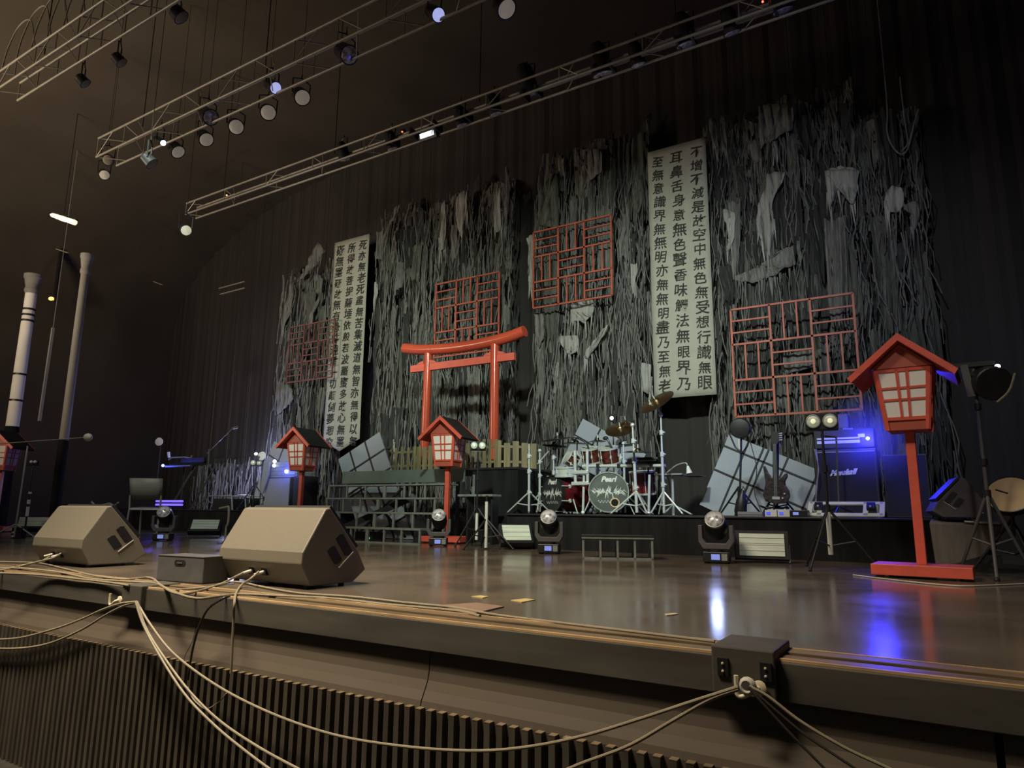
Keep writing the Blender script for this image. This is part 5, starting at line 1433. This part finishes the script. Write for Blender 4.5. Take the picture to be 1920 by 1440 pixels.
m = MB(); m.mm(x2, x3, Yl + .02, Yl + .4, ZR, zt + .02); m.build('cabinet', BLK, t, bevel=.01)
m = MB(); m.mm(x2 + .02, x3 - .02, Yl + .012, Yl + .024, ZR + .04, zt - .02); m.build('grille_cloth', GRILLE, t)
p = at(491, 855, 8.6); t = root('round_reflector_lamp', 'pale crescent shaped round lamp left of the blue rack', 'lamp', (p.x, p.y, ZR))
m = MB(); m.lathe([(.0, -.03), (.06, -.02), (.085, .0), (.08, .005), (0, .01)], p, (.3, -1, .1), 20); m.build('reflector', WHITE, t, smooth=True)
m = MB(); m.cyl(p + Vector((0, .03, 0)), Vector((p.x, p.y + .03, ZR)), .012, .012, 8); m.build('stand_pole', BLKM, t)
m = MB(); m.lathe([(.055, .008), (0, .012)], p + Vector((-.04, -.01, -.02)), (.3, -1, .1), 16); m.build('dark_shield', BLK, t)
p = at(480, 851, 8.6); t = root('small_lamp', 'tiny white lamp above the pair of small lamps at left', 'lamp', (p.x, p.y, ZR))
m = MB(); m.ball(p, .030, 10, (1.3, 1, 1)); m.build('bulb', E_WHITE, t)
m = MB(); m.cyl(p + Vector((0, .02, 0)), Vector((p.x, p.y + .02, ZR)), .010, .010, 8); m.build('stand_pole', BLKM, t)
# pale cloth draped left of the cabinet
a = [at(x, y, 8.62) for x, y in [(494, 868), (505, 866), (503, 890), (497, 910), (492, 925), (487, 924), (490, 900)]]
m = MB(); m.prism(a, (0, .03, 0)); tag(m.build('hanging_cloth', GRCAB, bevel=.004), 'narrow pale cloth hanging down left of the grey cabinet', 'cloth')

# microphone boom stand at left
def boom_stand(base, top, tip, label, mic=True, back=None, mt=None, tipball=0.0):
    base = Vector(base); t = root('boom_microphone_stand', label, 'microphone stand', base)
    tripod(t, base, .2, .32, .5, .011, mt or BLKM, False)
    m = MB(); m.cyl(base + Vector((0, 0, .02)), top, .013, .011, 8); m.build('pole', mt or BLKM, t, smooth=True)
    m = MB(); m.cyl(back or top, tip, .008, .007, 8); m.build('boom_arm', mt or BLKM, t, smooth=True)
    d = (Vector(tip) - Vector(top)).normalized()
    if mic: m = MB(); m.cyl(tip, Vector(tip) + Vector((.16, 0, .02)), .022, .026, 10); m.build('microphone', DRK, t, smooth=True)
    if tipball: m = MB(); m.ball(tip, tipball, 10, (1.3, 1, 1)); m.build('foam_ball', CABLEW, t, smooth=True)
    return t


b = at(385, 950, 8.9); boom_stand((b.x, 8.9, ZR), at(392, 842, 8.9), at(436, 803, 8.9), 'dark boom microphone stand against the blue glow at left', mt=DRK, back=at(388, 850, 8.9))
b = fl(26, 1010); tp = at(52, 836, b.y)
boom_stand(b, tp, at(165, 820, b.y - .3), 'long boom microphone stand reaching in from the left edge with pale tip', False, at(-30, 834, b.y + .2), CHAIRF, .05)
b = at(46, 1000, 5.2); b.z = 0
t = root('taped_pole', 'slim dark pole with white tape bands beside the left boom stand', 'pole', b)
m = MB(); m.lathe([(.14, 0), (.14, .012), (.03, .02)], b, n=20); m.build('round_base', BLKM, t)
m = MB(); m.cyl(b, at(63, 872, b.y), .014, .014, 8); m.build('pole', BLKM, t)
for ya, yb_ in ((926, 922), (945, 937), (968, 950)):
    f_ = lambda y: at(48 + (985 - y) * .133, y, b.y)
    m = MB(); m.cyl(f_(ya), f_(yb_), .022, .022, 10); m.build('white_band', WHITE, t)
for dx in (0, 7):
    m = MB(); m.ball(at(59 + dx, 866, b.y), .024, 10); m.build('small_lens', WHITE, t)
m = MB(); c = at(62, 868, b.y + .08); m.box(c, (.16, .1, .08)); m.build('lamp_box', BLKM, t)

# chair
base = Vector((-10.0, 6.02, 0))
t = root('stacking_chair', 'pale framed chair with grey shell back behind the farther wedge loudspeaker', 'chair', base)
def Q(x, y, z): return base + Matrix.Rotation(R(38), 3, 'Z') @ Vector((x, y, z))
m = MB(); n_ = 8; vs = []
for i in range(n_ + 1):
    u = -.22 + .44 * i / n_; bow = .05 * (1 - (u / .22) ** 2)
    for z, dz, yy in ((.56, .0, .0), (.72, .0, -.03), (.86, .0, -.07)): vs.append(Q(u * (1 + (z - .56) * .15), -.20 - bow + yy, z))
m.add(vs, [(i * 3 + j, (i + 1) * 3 + j, (i + 1) * 3 + j + 1, i * 3 + j + 1) for i in range(n_) for j in range(2)])
bk = m.build('backrest', CHAIRG, t, smooth=True); md = bk.modifiers.new('shell_thickness', 'SOLIDIFY'); md.thickness = .015
m = MB(); m.prism([Q(-.21, -.2, .425), Q(.21, -.2, .425), Q(.22, .22, .44), Q(-.22, .22, .44)], (0, 0, .018)); m.build('seat', CHAIRG, t, bevel=.006)
for s in (-1, 1):
    m = MB(); m.tube([Q(s * .215, -.26, 0), Q(s * .21, -.21, .43), Q(s * .215, -.225, .62)], .013, 8); m.build('rear_leg', CHAIRF, t, smooth=True)
    m = MB(); m.tube([Q(s * .215, .26, 0), Q(s * .21, .2, .43)], .013, 8); m.build('front_leg', CHAIRF, t, smooth=True)
    m = MB(); m.cyl(Q(s * .212, -.21, .425), Q(s * .212, .21, .425), .012, .012, 8); m.build('seat_rail', CHAIRF, t, smooth=True)
m = MB(); m.cyl(Q(-.21, -.21, .42), Q(.21, -.21, .42), .012, .012, 8); m.build('seat_rail', CHAIRF, t, smooth=True)

# keyboard rig with blue lamp at left
Yk = 8.6
t = root('keyboard', 'keyboard on a dark stand with a blue lamp glowing at its left end', 'keyboard', at(335, 905, Yk))
a, b = at(308, 873, Yk), at(360, 868, Yk); b = Vector((b.x, a.y, a.z + .02))
m = MB(); m.hexa([(a.x, Yk, a.z - .05), (b.x, Yk, a.z - .05), (b.x, Yk + .32, a.z + .02), (a.x, Yk + .32, a.z + .02), (a.x, Yk, a.z), (b.x, Yk, a.z), (b.x, Yk + .32, a.z + .09), (a.x, Yk + .32, a.z + .09)]); m.build('keyboard_body', BLK, t, bevel=.006)
m = MB(); m.mm(a.x + .05, b.x - .05, Yk - .006, Yk + .0, a.z - .03, a.z - .012); m.build('front_strip', STEEL, t)
m = MB(); m.ball(a + Vector((0, -.03, -.0)), .028, 10); m.build('blue_diode', E_BLUE, t)
for k in range(2):
    u = a.x + .25 + k * .7
    m = MB(); m.bar((u, Yk + .05, ZR), (u + .35, Yk + .3, a.z - .02), .03, .03); m.bar((u + .35, Yk + .05, ZR), (u, Yk + .3, a.z - .02), .03, .03); m.build('cross_leg', BLKM, t)
point('blue_keyboard_light', a + Vector((0, -.16, .03)), 5, (.06, .08, 1), .04)
p = at(338, 857, Yk); t = root('equipment_tray', 'small pale equipment rack tray above the keyboard', 'tray', (p.x, Yk + .2, a.z + .05))
m = MB(); m.tube([at(316, 862, Yk + .3), at(322, 858, Yk + .3), at(346, 857, Yk + .3), at(358, 859, Yk + .3), at(360, 854, Yk + .3)], .016, 6); m.build('tray_rim', STEEL, t)
m = MB(); m.cyl(at(316, 848, Yk + .3), at(317, 858, Yk + .3), .03, .025, 8); m.build('white_knob', WHITE, t)
m = MB(); m.mm(a.x + .15, b.x, Yk + .26, Yk + .36, a.z + .05, at(338, 860, Yk + .3).z); m.build('tray_body', BLK, t)
p = at(298, 828, 8.9); t = root('round_white_lamp', 'round white disc lamp above the keyboard at left', 'lamp', (p.x, p.y, ZR))
m = MB(); m.lathe([(.02, -.06), (.085, -.02), (.09, 0), (0, .012)], p, (.5, -1, 0), 20); m.build('lamp_face', WHITE, t, smooth=True)
m = MB(); m.cyl(p + Vector((0, .05, 0)), Vector((p.x, p.y + .05, ZR)), .012, .012, 8); m.build('stand_pole', BLKM, t)
# violet light bar on the riser edge
a, b = at(293, 943, 8.5), at(342, 943, 8.5); b = Vector((b.x, a.y, a.z))
t = root('violet_light_bar', 'violet glowing bar of two tubes at the edge of the left riser', 'light bar', (a + b) / 2)
for dz in (-.035, .035):
    m = MB(); m.cyl(a + Vector((0, 0, dz)), b + Vector((0, 0, dz)), .022, .022, 10); m.build('light_tube', E_VIOL, t, smooth=True)
m = MB(); m.mm(a.x, b.x, a.y + .02, a.y + .07, ZR, a.z + .06); m.build('housing', BLKM, t)
# low frames (keyboard stands) left of the grey cabinet
def low_frame(px0, py0, px1, py1, Y, label):
    a, b = at(px0, py0, Y), at(px1, py1, Y); b = Vector((b.x, a.y, a.z))
    t = root('keyboard_stand', label, 'frame', ((a.x + b.x) / 2, Y, ZR))
    m = MB(); m.tube([Vector((a.x - .12, Y, ZR)), a, b, Vector((b.x + .05, Y, ZR))], .016, 8); m.build('front_hoop', STEEL, t, smooth=True)
    m = MB(); m.tube([Vector((a.x - .12, Y + .3, ZR)), a + Vector((0, .3, 0)), b + Vector((0, .3, 0)), Vector((b.x + .05, Y + .3, ZR))], .016, 8); m.build('rear_hoop', STEEL, t, smooth=True)
    m = MB(); m.mm(a.x + .1, b.x - .02, Y + .02, Y + .28, ZR, a.z - .05); m.build('dark_case', BLK, t, bevel=.006)
    return t


low_frame(392, 930, 435, 930, 8.6, 'low pale metal frame around a dark case left of the grey cabinet')
low_frame(446, 929, 468, 929, 8.9, 'smaller low frame around a dark case nearest the grey cabinet')
m = MB(); a = [(412, 953), (424, 951), (429, 952), (428, 978), (424, 988)]
pts = [at(x, y, 6.5) for x, y in a]; m.tube(smooth_path(pts, 4), .016, 8); m.cyl(Vector((pts[-1].x, 6.5, 0)), pts[-1], .014, .014, 8)
tag(m.build('bent_pole', CHAIRF, smooth=True), 'bent pale tube standing just left of the nearer wedge loudspeaker', 'pole')
p = fl(28, 990); t = root('floor_spotlight', 'pair of tiny bright lamps low at the left edge', 'stage lamp', (0, 0, 0))
b = fl(25, 1010); t.location = b
m = MB(); m.box(b + Vector((0, .06, .08)), (.22, .1, .15)); m.build('housing', BLKM, t, bevel=.005)
for px, py in ((25, 999), (23, 1006)):
    m = MB(); q = at(px, py, b.y); m.ball(q, .022, 8, (1.4, 1, 1)); m.build('bulb', CHAIRF, t)
p = at(185, 943, 4.9); t = root('cable_tangle', 'small tangle of pale cable lying behind the farther wedge loudspeaker', 'cable', (p.x, p.y, 0))
b = fl(200, 1005); t.location = b
m = MB(); m.tube(smooth_path([at(172, 941, b.y), at(180, 948, b.y), at(192, 947, b.y), at(205, 944, b.y), at(214, 948, b.y), at(222, 942, b.y)], 5), .014, 6); m.build('pale_cable', CHAIRF, t, smooth=True)
m = MB(); q = at(195, 952, b.y); m.mm(q.x - .4, q.x + .3, b.y + .02, b.y + .3, 0, q.z); m.build('dark_box', BLK, t)
# gooseneck cable coil on the floor unit at left
# green diode under the stair
p = at(689, 1009, 7.45); t = root('indicator_box', 'small dark box with a green light beneath the stair', 'box', (p.x, 7.45, 0))
m = MB(); m.mm(p.x - .25, p.x + .25, 7.46, 7.56, 0, .14); m.build('box_body', BLK, t)
m = MB(); m.ball((p.x, 7.455, p.z), .022, 8, (1.5, 1, 1)); m.build('green_diode', E_GRN, t)

# ================================================================ HAZE AROUND THE BLUE LAMPS
def haze(c, r, dens, label):
    m = bpy.data.materials.new('thin_haze'); m.use_nodes = True; nt = m.node_tree
    nt.nodes.remove(nt.nodes['Principled BSDF'])
    vs = nt.nodes.new('ShaderNodeVolumeScatter'); vs.inputs['Density'].default_value = dens
    tc = nt.nodes.new('ShaderNodeTexCoord'); gr = nt.nodes.new('ShaderNodeTexGradient'); gr.gradient_type = 'SPHERICAL'
    mp = nt.nodes.new('ShaderNodeMapping'); mp.inputs['Scale'].default_value = (1 / r, 1 / r, 1 / r)
    mu = nt.nodes.new('ShaderNodeMath'); mu.operation = 'MULTIPLY'; mu.inputs[1].default_value = dens
    nt.links.new(tc.outputs['Object'], mp.inputs[0]); nt.links.new(mp.outputs[0], gr.inputs[0])
    nt.links.new(gr.outputs['Fac'], mu.inputs[0]); nt.links.new(mu.outputs[0], vs.inputs['Density'])
    nt.links.new(vs.outputs[0], nt.nodes['Material Output'].inputs['Volume'])
    mb = MB(); mb.ball((0, 0, 0), r, 24); o = mb.build('haze', m); o.location = c
    return tag(o, label, 'haze', kind='stuff')


haze(at(1627, 822, 8.78), .55, .5, 'faint haze lit blue around the lamp of the amplifier head')
haze(at(530, 880, 8.5), .7, .4, 'faint haze lit blue around the rack on the grey cabinet')
